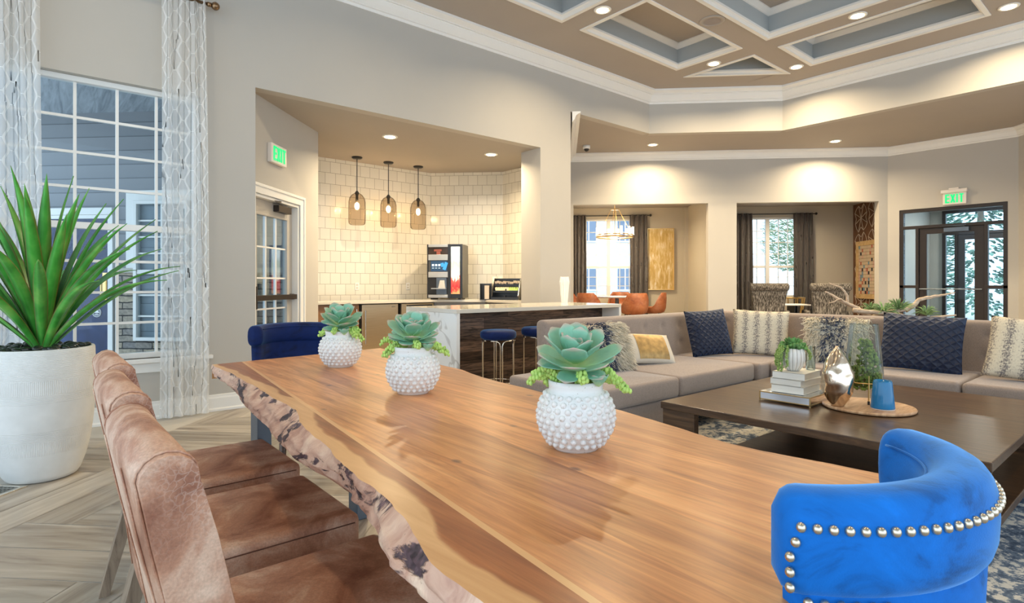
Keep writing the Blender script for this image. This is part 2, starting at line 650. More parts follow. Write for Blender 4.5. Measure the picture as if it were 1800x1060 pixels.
tb.panel((5.96, 7.34), (5.10, 8.20), 0.0, 3.02, 0.1, uo=0.05)
tb.panel((5.96, 6.10), (5.96, 7.34), 0.0, 3.02, 0.1, uo=0.02)
struct(tb.build('wall_bar_tile', M['tile']))
struct(MB().prism([(1.55, 5.83), (5.3, 5.83), (5.3, 6.1), (6.0, 6.1), (6.0, 7.35), (5.12, 8.25), (2.6, 8.25), (2.6, 6.82)], 3.02, 3.12).build('ceiling_bar', M['ceil']))

# back wall with two openings, built in the back-wing frame
def bpanel(mb, a0, a1, b, z0, z1, th=0.15):
    # travel from a1 to a0 keeps the room (smaller b) on the left
    return mb.panel(BF(a1, b), BF(a0, b), z0, z1, th)
bw = MB()
HB = 10.925
bpanel(bw, 0.0, 0.222, HB, 0, 3.7)
bpanel(bw, 0.222, 2.73, HB, 2.67, 3.7)
bpanel(bw, 2.73, 3.247, HB, 0, 3.7)
bpanel(bw, 3.247, 5.765, HB, 2.67, 3.7)
bpanel(bw, 5.765, 5.93, HB, 0, 3.7)
struct(bw.build('wall_back', M['wall']))

# far wall of the two rooms beyond, with two windows
FB = 13.58
W1 = (0.30, 1.86)
W2 = (4.10, 5.46)
fw = MB()
for a0, a1 in ((-0.1, W1[0]), (W1[1], W2[0]), (W2[1], 6.7)):
    bpanel(fw, a0, a1, FB, 0, 3.05)
for a0, a1 in (W1, W2):
    bpanel(fw, a0, a1, FB, 0, 0.86)
    bpanel(fw, a0, a1, FB, 2.70, 3.05)
fw.panel(BF(2.93, 13.50), BF(2.85, 13.50), 0, 2.95, 0.08)
struct(fw.build('wall_far', M['wall_far']))
pw = MB()
pw.panel(BF(0.02, HB + 0.15), BF(0.02, FB), 0, 3.05, -0.1)
pw.panel(BF(2.92, HB + 0.15), BF(2.92, FB), 0, 3.05, 0.1)
struct(pw.build('wall_partition', M['wall_far']))
struct(MB().prism([BF(-0.1, HB + 0.15), BF(5.93, HB + 0.15), BF(6.75, 11.6), BF(6.75, FB + 0.2), BF(-0.1, FB + 0.2)], 2.95, 3.05).build('ceiling_far', M['ceil']))

# star-pattern feature wall (right side of the second room)
def star_mat():
    m, nt, b = new_mat('brown_star_lattice_paper')
    b.inputs['Base Color'].default_value = (0.13, 0.055, 0.025, 1)
    v = coords(nt, 'UV')
    n = noise(nt, coords(nt, 'UV', (30, 3, 1)), 2, 3)
    r = ramp(nt, [(0.3, (0.10, 0.04, 0.018)), (0.7, (0.22, 0.10, 0.045))], n)
    nt.links.new(r.outputs[0], b.inputs['Base Color'])
    b.inputs['Roughness'].default_value = 0.6
    return m
M['starwall'] = star_mat()
struct(MB().panel(BF(6.61, 11.55), BF(6.61, FB), 0, 3.05, 0.1).build('wall_feature', M['starwall']))
struct(MB().panel(BF(6.0, 11.07), BF(6.61, 11.55), 0, 3.05, -0.08).build('wall_return', M['wall']))
sm = MB()
def bar3(p, q, r=0.012):
    sm.tube([p, q], r, 6)
fx = 6.600
for ci, cb in enumerate((13.22, 12.66, 12.10)):
    for ri in range(6):
        cz = 2.62 - ri * 0.62 + (0.06 if ci % 2 else 0)
        def pt3(bb, zz):
            return (*BF(fx, min(bb, FB - 0.01)), min(max(zz, 0.02), 2.93))
        tips = []
        for k in range(8):
            an = PI / 8 + k * PI / 4
            ln = 0.33 if k % 2 == 0 else 0.30
            e = (cb + ln * 0.86 * math.cos(an), cz + ln * math.sin(an))
            tips.append(e)
            bar3(pt3(cb, cz), pt3(*e), 0.007)
        for k in range(8):
            an = (k + 1) * PI / 4
            m_ = (cb + 0.20 * math.cos(an), cz + 0.20 * math.sin(an)) if k % 2 else (cb + 0.27 * math.cos(an), cz + 0.31 * math.sin(an))
            bar3(pt3(*tips[k]), pt3(*m_), 0.006)
            bar3(pt3(*tips[(k + 1) % 8]), pt3(*m_), 0.006)
M['cream_line'] = plain('cream_inlay', (0.62, 0.52, 0.42), 0.6)
struct(sm.build('trim_7', M['cream_line']))

# exit wall, short angled wall on the right, exterior face of the vestibule
ew = MB()
XW = 11.91
ew.panel((XW, 3.36), (XW, 3.54), 0, 3.7, 0.12)
ew.panel((XW, 1.87), (XW, 3.36), 2.48, 3.7, 0.12)
ew.panel((XW, 1.74), (XW, 1.87), 0, 3.7, 0.12)
ew.panel((10.2, 0.03), (XW, 1.74), 0, 3.7, 0.12)
ew.panel((10.2, -4.4), (10.2, 0.03), 0, 3.7, 0.12)
struct(ew.build('wall_right', M['wall']))

# ceilings
struct(MB().prism([(5.90, A + 0.02), (7.728, A + 0.02), (9.23, 4.218), (9.23, -4.4), (12.1, -4.4), (12.1, 3.6), (7.85, 7.85)], 3.63, 3.72).build('ceiling_perimeter', M['ceil']))

UC = [(-1.95, 0.02), (0.44, 2.41), (2.83, 4.80), (5.21, 7.17), (7.59, 8.50)]
VC = [(-3.2, -1.25), (-0.80, 1.12), (1.54, 3.46), (3.88, 4.80)]
RH = 0.34
cm = MB()
tr = MB()
cf = MB()
ct = MB()
us = sorted({-3.4, 9.3} | {x for p in UC for x in p})
vs_ = sorted({-4.5, 5.83} | {x for p in VC for x in p})
lip = [(0.0, ZT - 0.012), (-0.05, ZT - 0.012), (-0.05, ZT), (0.0, ZT), (0.015, ZT + 0.02), (0.035, ZT + 0.03), (0.035, ZT + 0.055), (0.0, ZT + 0.07)]
top = [(0.0, ZT + RH - 0.07), (0.015, ZT + RH - 0.065), (0.06, ZT + RH - 0.015), (0.06, ZT + RH), (0.0, ZT + RH)]
def coffer(poly):
    n = len(poly)
    for i in range(n):
        p, q = poly[i], poly[(i + 1) % n]
        cf._add([(*p, ZT), (*q, ZT), (*q, ZT + RH), (*p, ZT + RH)], [(0, 1, 2, 3)])
    ct._add([(*p, ZT + RH) for p in poly], [tuple(range(n))])
    tr.sweep(poly, lip, True)
    tr.sweep(poly, top, True)
for i in range(len(us) - 1):
    for j in range(len(vs_) - 1):
        u0, u1, v0, v1 = us[i], us[i + 1], vs_[j], vs_[j + 1]
        is_c = any(abs(u0 - a) < 1e-6 for a, b in UC) and any(abs(v0 - a) < 1e-6 for a, b in VC)
        if is_c:
            if u0 > 7.5 and v0 > 3.8:
                tri = [(u0, v0), (8.52, v0), (u0, 4.82)]
                coffer(tri)
                cm._add([(8.52, v0, ZT), (u1, v1, ZT), (u0, v1, ZT)], [(0, 1, 2)])
            else:
                coffer([(u0, v0), (u1, v0), (u1, v1), (u0, v1)])
        else:
            cm._add([(u0, v0, ZT), (u1, v0, ZT), (u1, v1, ZT), (u0, v1, ZT)], [(0, 1, 2, 3)])
struct(cm.build('ceiling', M['ceil']))
struct(cf.build('ceiling_coffers', M['coffer']))
struct(ct.build('ceiling_coffer_tops', M['ceil']))
struct(MB().box(-3.4, 9.35, -4.5, 5.8, ZT + 0.40, ZT + 0.5).build('ceiling_roof', M['ceil']))
struct(tr.build('trim_1', M['trim']))

def crown(z, h, pr):
    return [(0, z - h), (0.012, z - h), (0.018, z - h * 0.86), (0.034, z - h * 0.83), (0.034, z - h * 0.78), (pr * 0.36, z - h * 0.60), (pr * 0.50, z - h * 0.40), (pr * 0.50, z - h * 0.35), (pr * 0.62, z - h * 0.34), (pr * 0.62, z - h * 0.29),
            (pr * 0.9, z - h * 0.18), (pr, z - h * 0.14), (pr, z - 0.001), (0, z - 0.001)]
struct(MB().sweep([(9.21, -4.4), (9.21, 4.21), (7.72, A), (-3.2, A)], crown(ZT, 0.20, 0.17)).build('trim_2', M['trim']))
struct(MB().sweep([(10.2, -4.4), (10.2, 0.03), (XW, 1.74), (XW, 3.54), (7.83, 7.62), (5.90, 5.69)], crown(3.63, 0.145, 0.12)).build('trim_3', M['trim']))

def basep(h=0.15):
    return [(0, 0), (0.028, 0), (0.028, 0.018), (0.016, 0.03), (0.016, h - 0.035), (0.010, h - 0.02), (0.010, h - 0.006), (0, h)]
struct(MB().sweep([(1.605, A), (-3.2, A)], basep()).build('baseboard_left', M['trim']))
struct(MB().sweep([(5.88, A), (5.29, A), (5.29, 6.0)], basep()).build('baseboard_column', M['trim']))
struct(MB().sweep([(10.2, -4.4), (10.2, 0.03), (XW, 1.74), (XW, 1.85)], basep()).build('baseboard_right', M['trim']))
struct(MB().sweep([BF(3.247, HB), BF(2.73, HB)], basep()).build('baseboard_back', M['trim']))

# ------------------------------------------------------------------ windows
M['glass'] = glassy('window_glass', (0.93, 0.98, 1.0), 0.82)
def window(name, loc, rz, w, z0, z1, cols, rows_t, rows_b, zm, recess=0.09, mat=None, mun=0.022, mullion=None):
    """x along the wall, y outwards; origin at one lower corner of the opening"""
    mat = mat or M['trim']
    fr_ = MB()
    f = 0.045
    y0, y1 = recess - 0.03, recess + 0.05
    fr_.box(0, f, y0, y1, z0, z1).box(w - f, w, y0, y1, z0, z1).box(0, w, y0, y1, z0, z0 + f).box(0, w, y0, y1, z1 - f, z1)
    fr_.box(0, w, y0 + 0.01, y1, zm - 0.028, zm + 0.028)
    spans = [(f, w - f)]
    if mullion is not None:
        fr_.box(mullion - 0.045, mullion + 0.045, y0, y1, z0, z1)
        spans = [(f, mullion - 0.045), (mullion + 0.045, w - f)]
    o = fr_.build(name, mat, loc=loc, rot=(0, 0, rz), bevel=0.004)
    struct(o)
    g = MB().box(f * 0.5, w - f * 0.5, recess + 0.012, recess + 0.016, z0 + 0.02, z1 - 0.02)
    struct(g.build('glass_pane', M['glass'], o))
    mu = MB()
    for (sa, sb) in spans:
        n = cols
        for k in range(1, n):
            x = sa + (sb - sa) * k / n
            mu.box(x - mun / 2, x + mun / 2, recess - 0.001, recess + 0.031, z0 + f, z1 - f)
    for (za, zb, n) in ((z0 + f, zm - 0.028, rows_b), (zm + 0.028, z1 - f, rows_t)):
        for k in range(1, n):
            z = za + (zb - za) * k / n
            mu.box(f, w - f, recess, recess + 0.03, z - mun / 2, z + mun / 2)
    struct(mu.build('muntins', mat, o))
    return o
win1 = window('window_1', (-0.36, A, 0), 0, 1.50, 0.52, 2.83, 5, 4, 4, 1.63)
struct(MB().box(-0.45, 1.23, A - 0.06, A + 0.06, 0.485, 0.52).box(-0.40, 1.18, A - 0.02, A, 0.40, 0.485).build('trim_4', M['trim'], bevel=0.006))
def wframe(W):
    x, y = BF(W[0], FB)
    return (x, y, 0)
win2 = window('window_2', wframe(W1), R(-45), W1[1] - W1[0], 0.86, 2.70, 3, 4, 3, 1.56, mullion=1.104 - W1[0], mun=0.016)
win3 = window('window_3', wframe(W2), R(-45), W2[1] - W2[0], 0.86, 2.70, 3, 4, 3, 1.56, mullion=4.75 - W2[0], mun=0.016)

# ------------------------------------------------------------------ bar door (45 degree wall)
M['doorpaint'] = plain('greige_door_paint', (0.42, 0.39, 0.35), 0.4, var=0.02)
def bar_door():
    ang = R(45)
    loc = (1.64, 5.865, 0)
    W = 0.955
    o = struct(MB().box(-0.0, 0.03, 0.0, 0.13, 0, 2.05).box(W - 0.03, W, 0.0, 0.13, 0, 2.05).box(0, W, 0.0, 0.13, 2.02, 2.05)
               .box(-0.06, 0.0, -0.02, 0.0, 0, 2.15).box(W, W + 0.10, -0.02, 0.0, 0, 2.15).box(-0.06, W + 0.10, -0.02, 0.0, 2.05, 2.15)
               .box(W + 0.07, W + 0.10, -0.032, 0.0, 0, 2.15).box(-0.06, W + 0.10, -0.032, 0.0, 2.12, 2.15)
               .build('door_1', M['trim'], loc=loc, rot=(0, 0, ang), bevel=0.004))
    y0, y1 = 0.07, 0.115
    slab = MB().box(0.03, 0.16, y0, y1, 0.0, 2.02).box(W - 0.16, W - 0.03, y0, y1, 0, 2.02).box(0.16, W - 0.16, y0, y1, 1.86, 2.02).box(0.16, W - 0.16, y0, y1, 0, 0.25)
    slab.box(0.14, W - 0.14, y0 - 0.008, y0, 1.86, 1.885).box(0.14, 0.165, y0 - 0.008, y0, 0.23, 1.88).box(W - 0.165, W - 0.14, y0 - 0.008, y0, 0.23, 1.88)
    struct(slab.build('door_leaf', M['doorpaint'], o, bevel=0.003))
    struct(MB().box(0.16, W - 0.16, 0.09, 0.094, 0.25, 1.86).build('glass_pane', M['glass'], o))
    mu = MB()
    for k in (1, 2):
        x = 0.16 + (W - 0.32) * k / 3
        mu.box(x - 0.009, x + 0.009, 0.082, 0.102, 0.25, 1.86)
    for k in range(1, 5):
        z = 0.25 + 1.61 * k / 5
        mu.box(0.16, W - 0.16, 0.082, 0.102, z - 0.009, z + 0.009)
    struct(mu.build('muntins', M['trim'], o))
    struct(MB().box(0.05, W - 0.04, 0.005, 0.04, 0.985, 1.04).box(0.04, 0.12, 0.03, 0.07, 0.90, 1.13).box(W - 0.10, W - 0.05, 0.03, 0.07, 0.98, 1.045).build('push_bar', M['bronze'], o, bevel=0.004))
    cl = MB().box(0.50, 0.78, 0.005, 0.068, 1.925, 1.995)
    cl.tube([(0.62, 0.03, 2.0), (0.36, -0.02, 2.018), (0.52, -0.005, 2.03)], 0.009, 6)
    struct(cl.build('door_closer', M['bronze'], o, bevel=0.003))
bar_door()

# ------------------------------------------------------------------ exit storefront, vestibule, outer storefront
def storefront(name, x, V0, V1, ztop, side=True, dv0=2.17, dv1=3.07, closer=True, back=False):
    mb = MB()
    d0, d1 = x, x + 0.10
    f = 0.06
    mb.box(d0, d1, V0, V0 + f, 0, ztop).box(d0, d1, V1 - f, V1, 0, ztop).box(d0, d1, V0, V1, ztop - f, ztop)
    mb.box(d0, d1, V0, V1, 2.13, 2.185)
    mb.box(d0, d1, dv0 - 0.05, dv0, 0, 2.15).box(d0, d1, dv1, dv1 + 0.05, 0, 2.15)
    mb.box(d0, d1, V0, dv0, 1.085, 1.135).box(d0, d1, dv1, V1, 1.085, 1.135)
    mb.box(d0, d1, V0, dv0, 0, 0.12).box(d0, d1, dv1, V1, 0, 0.12)
    if V0 + 0.1 < dv0 - 0.1:
        mb.box(d0, d1, V0, dv0, 0.42, 0.46)
    o = struct(mb.build(name, M['bronze'], bevel=0.004))
    lf = MB()
    a, b_ = x + 0.03, x + 0.075
    lf.box(a, b_, dv0, dv0 + 0.13, 0.01, 2.13).box(a, b_, dv1 - 0.11, dv1, 0.01, 2.13).box(a, b_, dv0, dv1, 2.03, 2.13).box(a, b_, dv0, dv1, 0.01, 0.25)
    struct(lf.build('door_leaf', M['bronze'], o, bevel=0.004))
    struct(MB().box(x + 0.05, x + 0.054, V0 + f, V1 - f, 0.1, ztop - f).build('glass_pane', M['glass'], o))
    hb = MB().tube([(x - 0.05, dv0 + 0.02, 1.07), (x - 0.05, dv1 - 0.02, 1.07)], 0.011, 8)
    hb.tube([(x - 0.05, dv0 + 0.05, 1.07), (x + 0.04, dv0 + 0.05, 1.07)], 0.012, 8).tube([(x - 0.05, dv1 - 0.05, 1.07), (x + 0.04, dv1 - 0.05, 1.07)], 0.012, 8)
    struct(hb.build('push_bar', M['steel_dark'], o))
    if closer:
        c = MB().box(x - 0.05, x + 0.03, 2.36, 2.70, 2.045, 2.115)
        c.tube([(x - 0.02, 2.42, 2.13), (x - 0.07, 2.75, 2.145), (x - 0.01, 2.40, 2.15)], 0.01, 6)
        struct(c.build('door_closer', M['steel_dark'], o, bevel=0.004))
    return o
storefront('door_2', XW + 0.01, 1.87, 3.36, 2.48)
storefront('door_3', 13.95, 1.2, 3.20, 2.62, dv0=2.05, dv1=2.95, closer=False)
M['vest'] = plain('vestibule_paint', (0.50, 0.50, 0.46), 0.7, var=0.02)
vs2 = MB()
vs2.panel((XW + 0.12, 3.42), (14.05, 3.42), 0, 2.7, -0.05)
vs2.panel((14.05, 0.9), (14.05, 1.2), 0, 2.7, 0.1)
vs2.panel((14.05, 3.20), (14.05, 3.5), 0, 2.7, 0.1)
struct(vs2.build('wall_vestibule', M['vest']))
struct(MB().prism([(XW + 0.12, 0.9), (14.1, 0.9), (14.1, 3.5), (XW + 0.12, 3.5)], 2.62, 2.7).build('ceiling_vestibule', M['ceil']))
struct(MB().prism([(XW, 0.6), (14.1, 0.6), (14.1, 3.5), (XW, 3.5)], -0.06, -0.002).build('floor_vestibule', M['grout']))

# ------------------------------------------------------------------ exterior of the building seen through the left window and bar door
def siding_mat():
    m, nt, b = new_mat('grey_lap_siding')
    tc = N(nt, 'ShaderNodeTexCoord')
    sp = N(nt, 'ShaderNodeSeparateXYZ')
    nt.links.new(tc.outputs['Object'], sp.inputs[0])
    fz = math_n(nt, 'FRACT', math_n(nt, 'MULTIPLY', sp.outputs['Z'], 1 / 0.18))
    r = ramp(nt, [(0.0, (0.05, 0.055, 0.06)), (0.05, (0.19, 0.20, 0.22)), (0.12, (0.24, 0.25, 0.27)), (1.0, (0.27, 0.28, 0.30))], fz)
    nt.links.new(r.outputs[0], b.inputs['Base Color'])
    b.inputs['Roughness'].default_value = 0.6
    bump(nt, b, fz, 0.5, 0.02)
    return m
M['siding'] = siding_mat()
def stone_mat():
    m, nt, b = new_mat('stacked_ledge_stone')
    v = coords(nt, 'UV')
    br = N(nt, 'ShaderNodeTexBrick')
    br.offset = 0.37
    br.inputs['Color1'].default_value = (0.42, 0.36, 0.27, 1)
    br.inputs['Color2'].default_value = (0.22, 0.21, 0.21, 1)
    br.inputs['Mortar'].default_value = (0.04, 0.04, 0.04, 1)
    br.inputs['Mortar Size'].default_value = 0.008
    br.inputs['Brick Width'].default_value = 0.34
    br.inputs['Row Height'].default_value = 0.085
    br.inputs['Scale'].default_value = 1
    nz = noise(nt, v, 6, 3)
    cb = N(nt, 'ShaderNodeCombineXYZ')
    nt.links.new(nz, cb.inputs[0])
    nt.links.new(nz, cb.inputs[1])
    ad = N(nt, 'ShaderNodeVectorMath', operation='MULTIPLY_ADD')
    nt.links.new(cb.outputs[0], ad.inputs[0])
    ad.inputs[1].default_value = (0.06, 0.03, 0)
    nt.links.new(v, ad.inputs[2])
    nt.links.new(ad.outputs[0], br.inputs['Vector'])
    n2 = noise(nt, v, 25, 4)
    rr = ramp(nt, [(0.3, (0.7, 0.7, 0.7)), (0.7, (1.25, 1.2, 1.15))], n2)
    c = mixc(nt, br.outputs['Color'], rr.outputs[0], 1.0, 'MULTIPLY')
    nt.links.new(c, b.inputs['Base Color'])
    b.inputs['Roughness'].default_value = 0.85
    bump(nt, b, math_n(nt, 'SUBTRACT', n2, br.outputs['Fac']), 0.6, 0.02)
    return m
M['stone'] = stone_mat()
M['porch'] = wood('porch_boards', [(0.25, 0.28, 0.32), (0.42, 0.46, 0.50), (0.55, 0.60, 0.64)], (9, 0.6, 1), 1.5, 0.6)
SB = 9.75 * S2     # b of the wing wall
def wa(px_t, b=SB):
    return b * (0.9962 * px_t - 0.0872) / (0.9962 + 0.0872 * px_t)
# wing wall: from a=-3.18 (meets the bar wall) leftwards
a_r = -3.15
ex = MB()
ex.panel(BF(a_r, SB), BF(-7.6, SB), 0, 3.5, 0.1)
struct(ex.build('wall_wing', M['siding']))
st = MB()
st.panel(BF(a_r, SB - 0.04), BF(-4.70, SB - 0.04), -0.1, 1.30, 0.04)
st.panel(BF(-4.70, SB - 0.04), BF(-5.45, SB - 0.04), -0.1, 0.42, 0.04)
st.panel(BF(-5.45, SB - 0.04), BF(-5.73, SB - 0.04), -0.1, 1.30, 0.04)
struct(st.build('wall_stone', M['stone']))
struct(MB().panel(BF(a_r, SB - 0.07), BF(-4.70, SB - 0.07), 1.30, 1.36, 0.07).panel(BF(-5.45, SB - 0.07), BF(-5.75, SB - 0.07), 1.30, 1.36, 0.07).build('trim_5', plain('limestone_cap', (0.5, 0.48, 0.42), 0.8)))
struct(MB().prism([(-0.8, 5.84), (1.5, 5.84), (2.6, 6.95), (2.6, 7.3), (-0.8, 10.7)], 3.38, 3.48).build('ceiling_porch', M['porch']))
struct(MB().prism([(-12, 5.84), (1.5, 5.84), (2.6, 6.95), (2.6, 7.3), (-4, 14), (-12, 14)], -0.12, -0.04).build('ground_patio', plain('patio_concrete', (0.42, 0.43, 0.44), 0.9)))
# window and glazed entrance in the wing wall
def wing_window(name, a0, a1, z0, z1, zm, cols=2):
    x, y = BF(a0, SB)
    return window(name, (x, y, 0), R(-45), a1 - a0, z0, z1, cols, 4, 3, zm, recess=-0.06)
wing_window('window_4', -5.45, -4.72, 0.43, 2.22, 1.31, 2)
struct(MB().panel(BF(-5.46, SB - 0.02), BF(-5.60, SB - 0.02), 1.36, 2.22, 0.03).panel(BF(-4.6, SB - 0.02), BF(-5.60, SB - 0.02), 2.22, 2.36, 0.03).build('trim_6', M['trim']))
def wing_door():
    x, y = BF(-7.01, SB)
    o = struct(MB().box(0, 0.07, -0.05, 0.03, 0, 2.05).box(1.18, 1.25, -0.05, 0.03, 0, 2.05).box(0, 1.25, -0.05, 0.03, 2.0, 2.05).box(0, 1.25, -0.06, 0.03, 2.05, 2.14)
               .build('door_4', M['trim'], loc=(x, y, 0), rot=(0, 0, R(-45)), bevel=0.004))
    M['door_blue'] = plain('navy_glazed_door', (0.02, 0.035, 0.10), 0.12, var=0.2)
    struct(MB().box(0.07, 1.18, -0.03, 0.0, 0, 2.0).build('door_leaf', M['door_blue'], o))
    h = MB().tube([(1.12, -0.03, 0.99), (1.12, -0.08, 1.01), (1.12, -0.08, 1.20), (1.12, -0.03, 1.22)], 0.012, 8).box(1.10, 1.16, -0.035, -0.03, 0.95, 1.30)
    struct(h.build('door_handle', M['gold'], o))
    d = MB()
    for rr in (0.060, 0.045):
        d.tube([(1.02 + rr * math.cos(k * PI / 12), -0.035, 0.79 + rr * math.sin(k * PI / 12)) for k in range(25)], 0.004, 5)
    d.box(0.985, 1.055, -0.037, -0.031, 0.782, 0.796).obox((1.02, -0.034, 0.805), (0.045, 0.005, 0.022)).obox((1.02, -0.034, 0.765), (0.04, 0.005, 0.012))
    struct(d.build('decal', M['white'], o))
wing_door()

# ------------------------------------------------------------------ exterior beyond the far windows and exit
M['grass'] = plain('pale_lawn', (0.35, 0.38, 0.24), 0.95, var=0.2, scale=0.5)
M['asphalt'] = plain('light_asphalt', (0.48, 0.48, 0.48), 0.9, var=0.08, scale=0.4)
struct(MB().prism([(9.5, 9.9), (14.2, 5.2), (14.2, -2), (60, -10), (70, 30), (40, 70), (5, 40), (6, 12)], -0.16, -0.08).build('ground', M['asphalt']))
def tree(loc, h, r, label, mat, seed, cone=True, cat='tree', name='spruce_tree', group=None):
    t = thing(name, label, cat, loc, 0, group)
    MB().tube([(0, 0, 0), (0, 0, h * 0.9)], [0.14, 0.03], 8).build('trunk', M['legwood'], t)
    rr = random.Random(seed)
    mb = MB()
    nB = 2600
    for i in range(nB):
        f = rr.random()
        z = h * (0.05 + 0.95 * f) if cone else h * (0.3 + 0.7 * f)
        rad = r * (1 - f) ** 0.8 if cone else r * math.sin(PI * min(1, 0.15 + 0.85 * f)) ** 0.6
        an = rr.uniform(0, 2 * PI)
        q = rad * math.sqrt(rr.uniform(0.25, 1))
        L = 0.06 * r + 0.09
        c = Vector((q * math.cos(an), q * math.sin(an), z))
        d = Vector((math.cos(an), math.sin(an), -0.25 if cone else rr.uniform(-0.5, 0.8))).normalized()
        s_ = Vector((-math.sin(an), math.cos(an), 0)) * L * 0.35
        up = Vector((0, 0, 0.1 * L))
        vs = [c - s_ * 0.6, c + s_ * 0.6, c + d * L + s_ * 0.25, c + d * L - s_ * 0.25]
        vs += [v + up for v in vs]
        mb._add([tuple(v) for v in vs], [(0, 3, 2, 1), (4, 5, 6, 7), (0, 1, 5, 4), (1, 2, 6, 5), (2, 3, 7, 6), (3, 0, 4, 7)])
    mb.build('foliage', mat, t)
    return t
M['spruce'] = plain('blue_green_needles', (0.14, 0.25, 0.19), 0.9, var=0.5, scale=3)
M['leafy'] = plain('pale_spring_leaves', (0.28, 0.36, 0.22), 0.9, var=0.4, scale=3)
tree((21.0, 3.9, -0.1), 6.5, 2.0, 'tall blue-green spruce beyond the glass of the exit door', M['spruce'], 1)
tree((24.0, 0.2, -0.1), 6.0, 1.6, 'blue-green spruce standing right of the tallest one, beyond the right sidelight', M['spruce'], 2)
tree((25.0, 6.8, -0.1), 7.5, 2.2, 'spruce farther back left of the tallest one beyond the exit', M['spruce'], 3)
x, y = BF(11.5, 27)
tree((x + 1.2, y - 1.2, -0.1), 6.0, 2.6, 'pale leafy tree outside the lounge window, left one', M['leafy'], 4, False, name='leafy_tree')
x, y = BF(15.5, 36)
tree((x, y, -0.1), 7.0, 3.2, 'pale leafy tree outside the lounge window, right one', M['leafy'], 5, False, name='leafy_tree')
def house(loc, rz, w, d, h, label):
    t = thing('house', label, 'house', loc, rz)
    mb = MB().box(-w / 2, w / 2, 0, d, 0, h)
    mb.build('wall', plain('pale_siding', (0.60, 0.63, 0.66), 0.8), t)
    rf = MB()
    rf._add([(-w / 2 - .3, -0.3, h), (w / 2 + .3, -0.3, h), (w / 2 + .3, d + .3, h), (-w / 2 - .3, d + .3, h), (-w / 2 - .3, d / 2, h + d * 0.4), (w / 2 + .3, d / 2, h + d * 0.4)],
            [(0, 1, 5, 4), (2, 3, 4, 5), (0, 4, 3), (1, 2, 5), (0, 3, 2, 1)])
    for gx in (-w * 0.25, w * 0.25):
        rf._add([(gx - 1.6, -0.6, h), (gx + 1.6, -0.6, h), (gx, -0.6, h + 1.7), (gx - 1.6, 1.5, h), (gx + 1.6, 1.5, h), (gx, 1.5, h + 1.7)],
                [(0, 1, 2), (3, 5, 4), (0, 2, 5, 3), (1, 4, 5, 2), (0, 3, 4, 1)])
    rf.build('roof', plain('grey_shingle', (0.35, 0.38, 0.42), 0.9), t)
    n = int(w / 2)
    for i in range(n):
        for zz in (0.9, 3.6):
            if zz + 1.2 > h:
                continue
            cx = -w / 2 + 1.0 + i * (w - 2) / max(1, n - 1)
            wi = MB().box(cx - 0.5, cx + 0.5, -0.05, 0.02, zz, zz + 1.3).build('window', M['trim'], t)
            MB().box(cx - 0.42, cx - 0.03, -0.06, -0.04, zz + 0.08, zz + 1.22).box(cx + 0.03, cx + 0.42, -0.06, -0.04, zz + 0.08, zz + 1.22).build('pane', M['pane_far'], wi)
    return t
M['pane_far'] = plain('far_pane', (0.18, 0.22, 0.30), 0.2)
x, y = BF(0.5, 32)
house((x, y, -0.1), R(-45), 16, 9, 5.6, 'pale two-storey house with gabled roof seen through the dining room window')
bt = MB()
rb = random.Random(5)
x, y = BF(3.6, 17.5)
tb_ = thing('bare_shrub', 'bare twiggy shrub outside the dining room window', 'shrub', (x, y, -0.1))
for i in range(70):
    a = rb.uniform(-1.6, 1.6)
    b0 = Vector((a, rb.uniform(-.3, .3), 0.3))
    e = b0 + Vector((rb.uniform(-.5, .5), rb.uniform(-.3, .3), rb.uniform(0.7, 1.3)))
    bt.tube([tuple(b0), tuple((b0 + e) / 2 + Vector((rb.uniform(-.1, .1), 0, 0))), tuple(e)], [0.015, 0.01, 0.004], 5)
    for k in range(2):
        e2 = e + Vector((rb.uniform(-.3, .3), rb.uniform(-.2, .2), rb.uniform(0.05, 0.3)))
        bt.tube([tuple((b0 + e) / 2), tuple(e2)], [0.008, 0.003], 4)
tw = bt.build('twigs', M['legwood'], tb_)
for cx_, nm, lb in ((17.5, 'entrance_post', 'white porch post on a stone pier outside the right sidelight'),):
    t = thing(nm, lb, 'post', (cx_, 2.45, -0.1))
    MB().box(-0.12, 0.12, -0.12, 0.12, 0, 1.9).build('post', M['white'], t)
    MB().box(-0.25, 0.25, -0.25, 0.25, 0, 0.5).build('pier', M['stone'], t)

# ================================================================== LIGHT FITTINGS
M['lens'] = emit('warm_led_lens', (1.0, 0.80, 0.50), 14.0)
M['can'] = plain('white_can_trim', (0.85, 0.83, 0.78), 0.4, var=0.01)
WARM = (1.0, 0.79, 0.50)
def downlight(x, y, z, label, power=28):
    t = thing('recessed_downlight', label, 'downlight', (x, y, z), 0, 'recessed ceiling downlights')
    MB().lathe([(0.068, -0.001), (0.070, -0.010), (0.098, -0.008), (0.100, -0.001)], n=24).build('trim_ring', M['can'], t, True)
    MB().lathe([(0.001, -0.012), (0.066, -0.012), (0.066, -0.006), (0.001, -0.006)], n=24).build('lens', M['lens'], t)
    lamp('downlight_lamp', 'AREA', (0, 0, -0.02), power, WARM, t, 0.13, R(150))
    return t
dl = [(4.99, 4.33, ZT, 'ceiling downlight between the two coffers nearest the long wall'),
      (7.41, 4.36, ZT, 'ceiling downlight left of the triangular coffer'),
      (8.44, 3.66, ZT, 'ceiling downlight right of the triangular coffer'),
      (7.38, 2.50, ZT, 'ceiling downlight between the centre coffer and the long narrow coffer'),
      (8.46, 1.32, ZT, 'rightmost ceiling downlight, past the end of the long narrow coffer')]
for x, y, z, lb in dl:
    downlight(x, y, z, lb, 55)
downlight(8.39, 6.12, 3.63, 'left downlight in the lower ceiling over the dining room opening', 60)
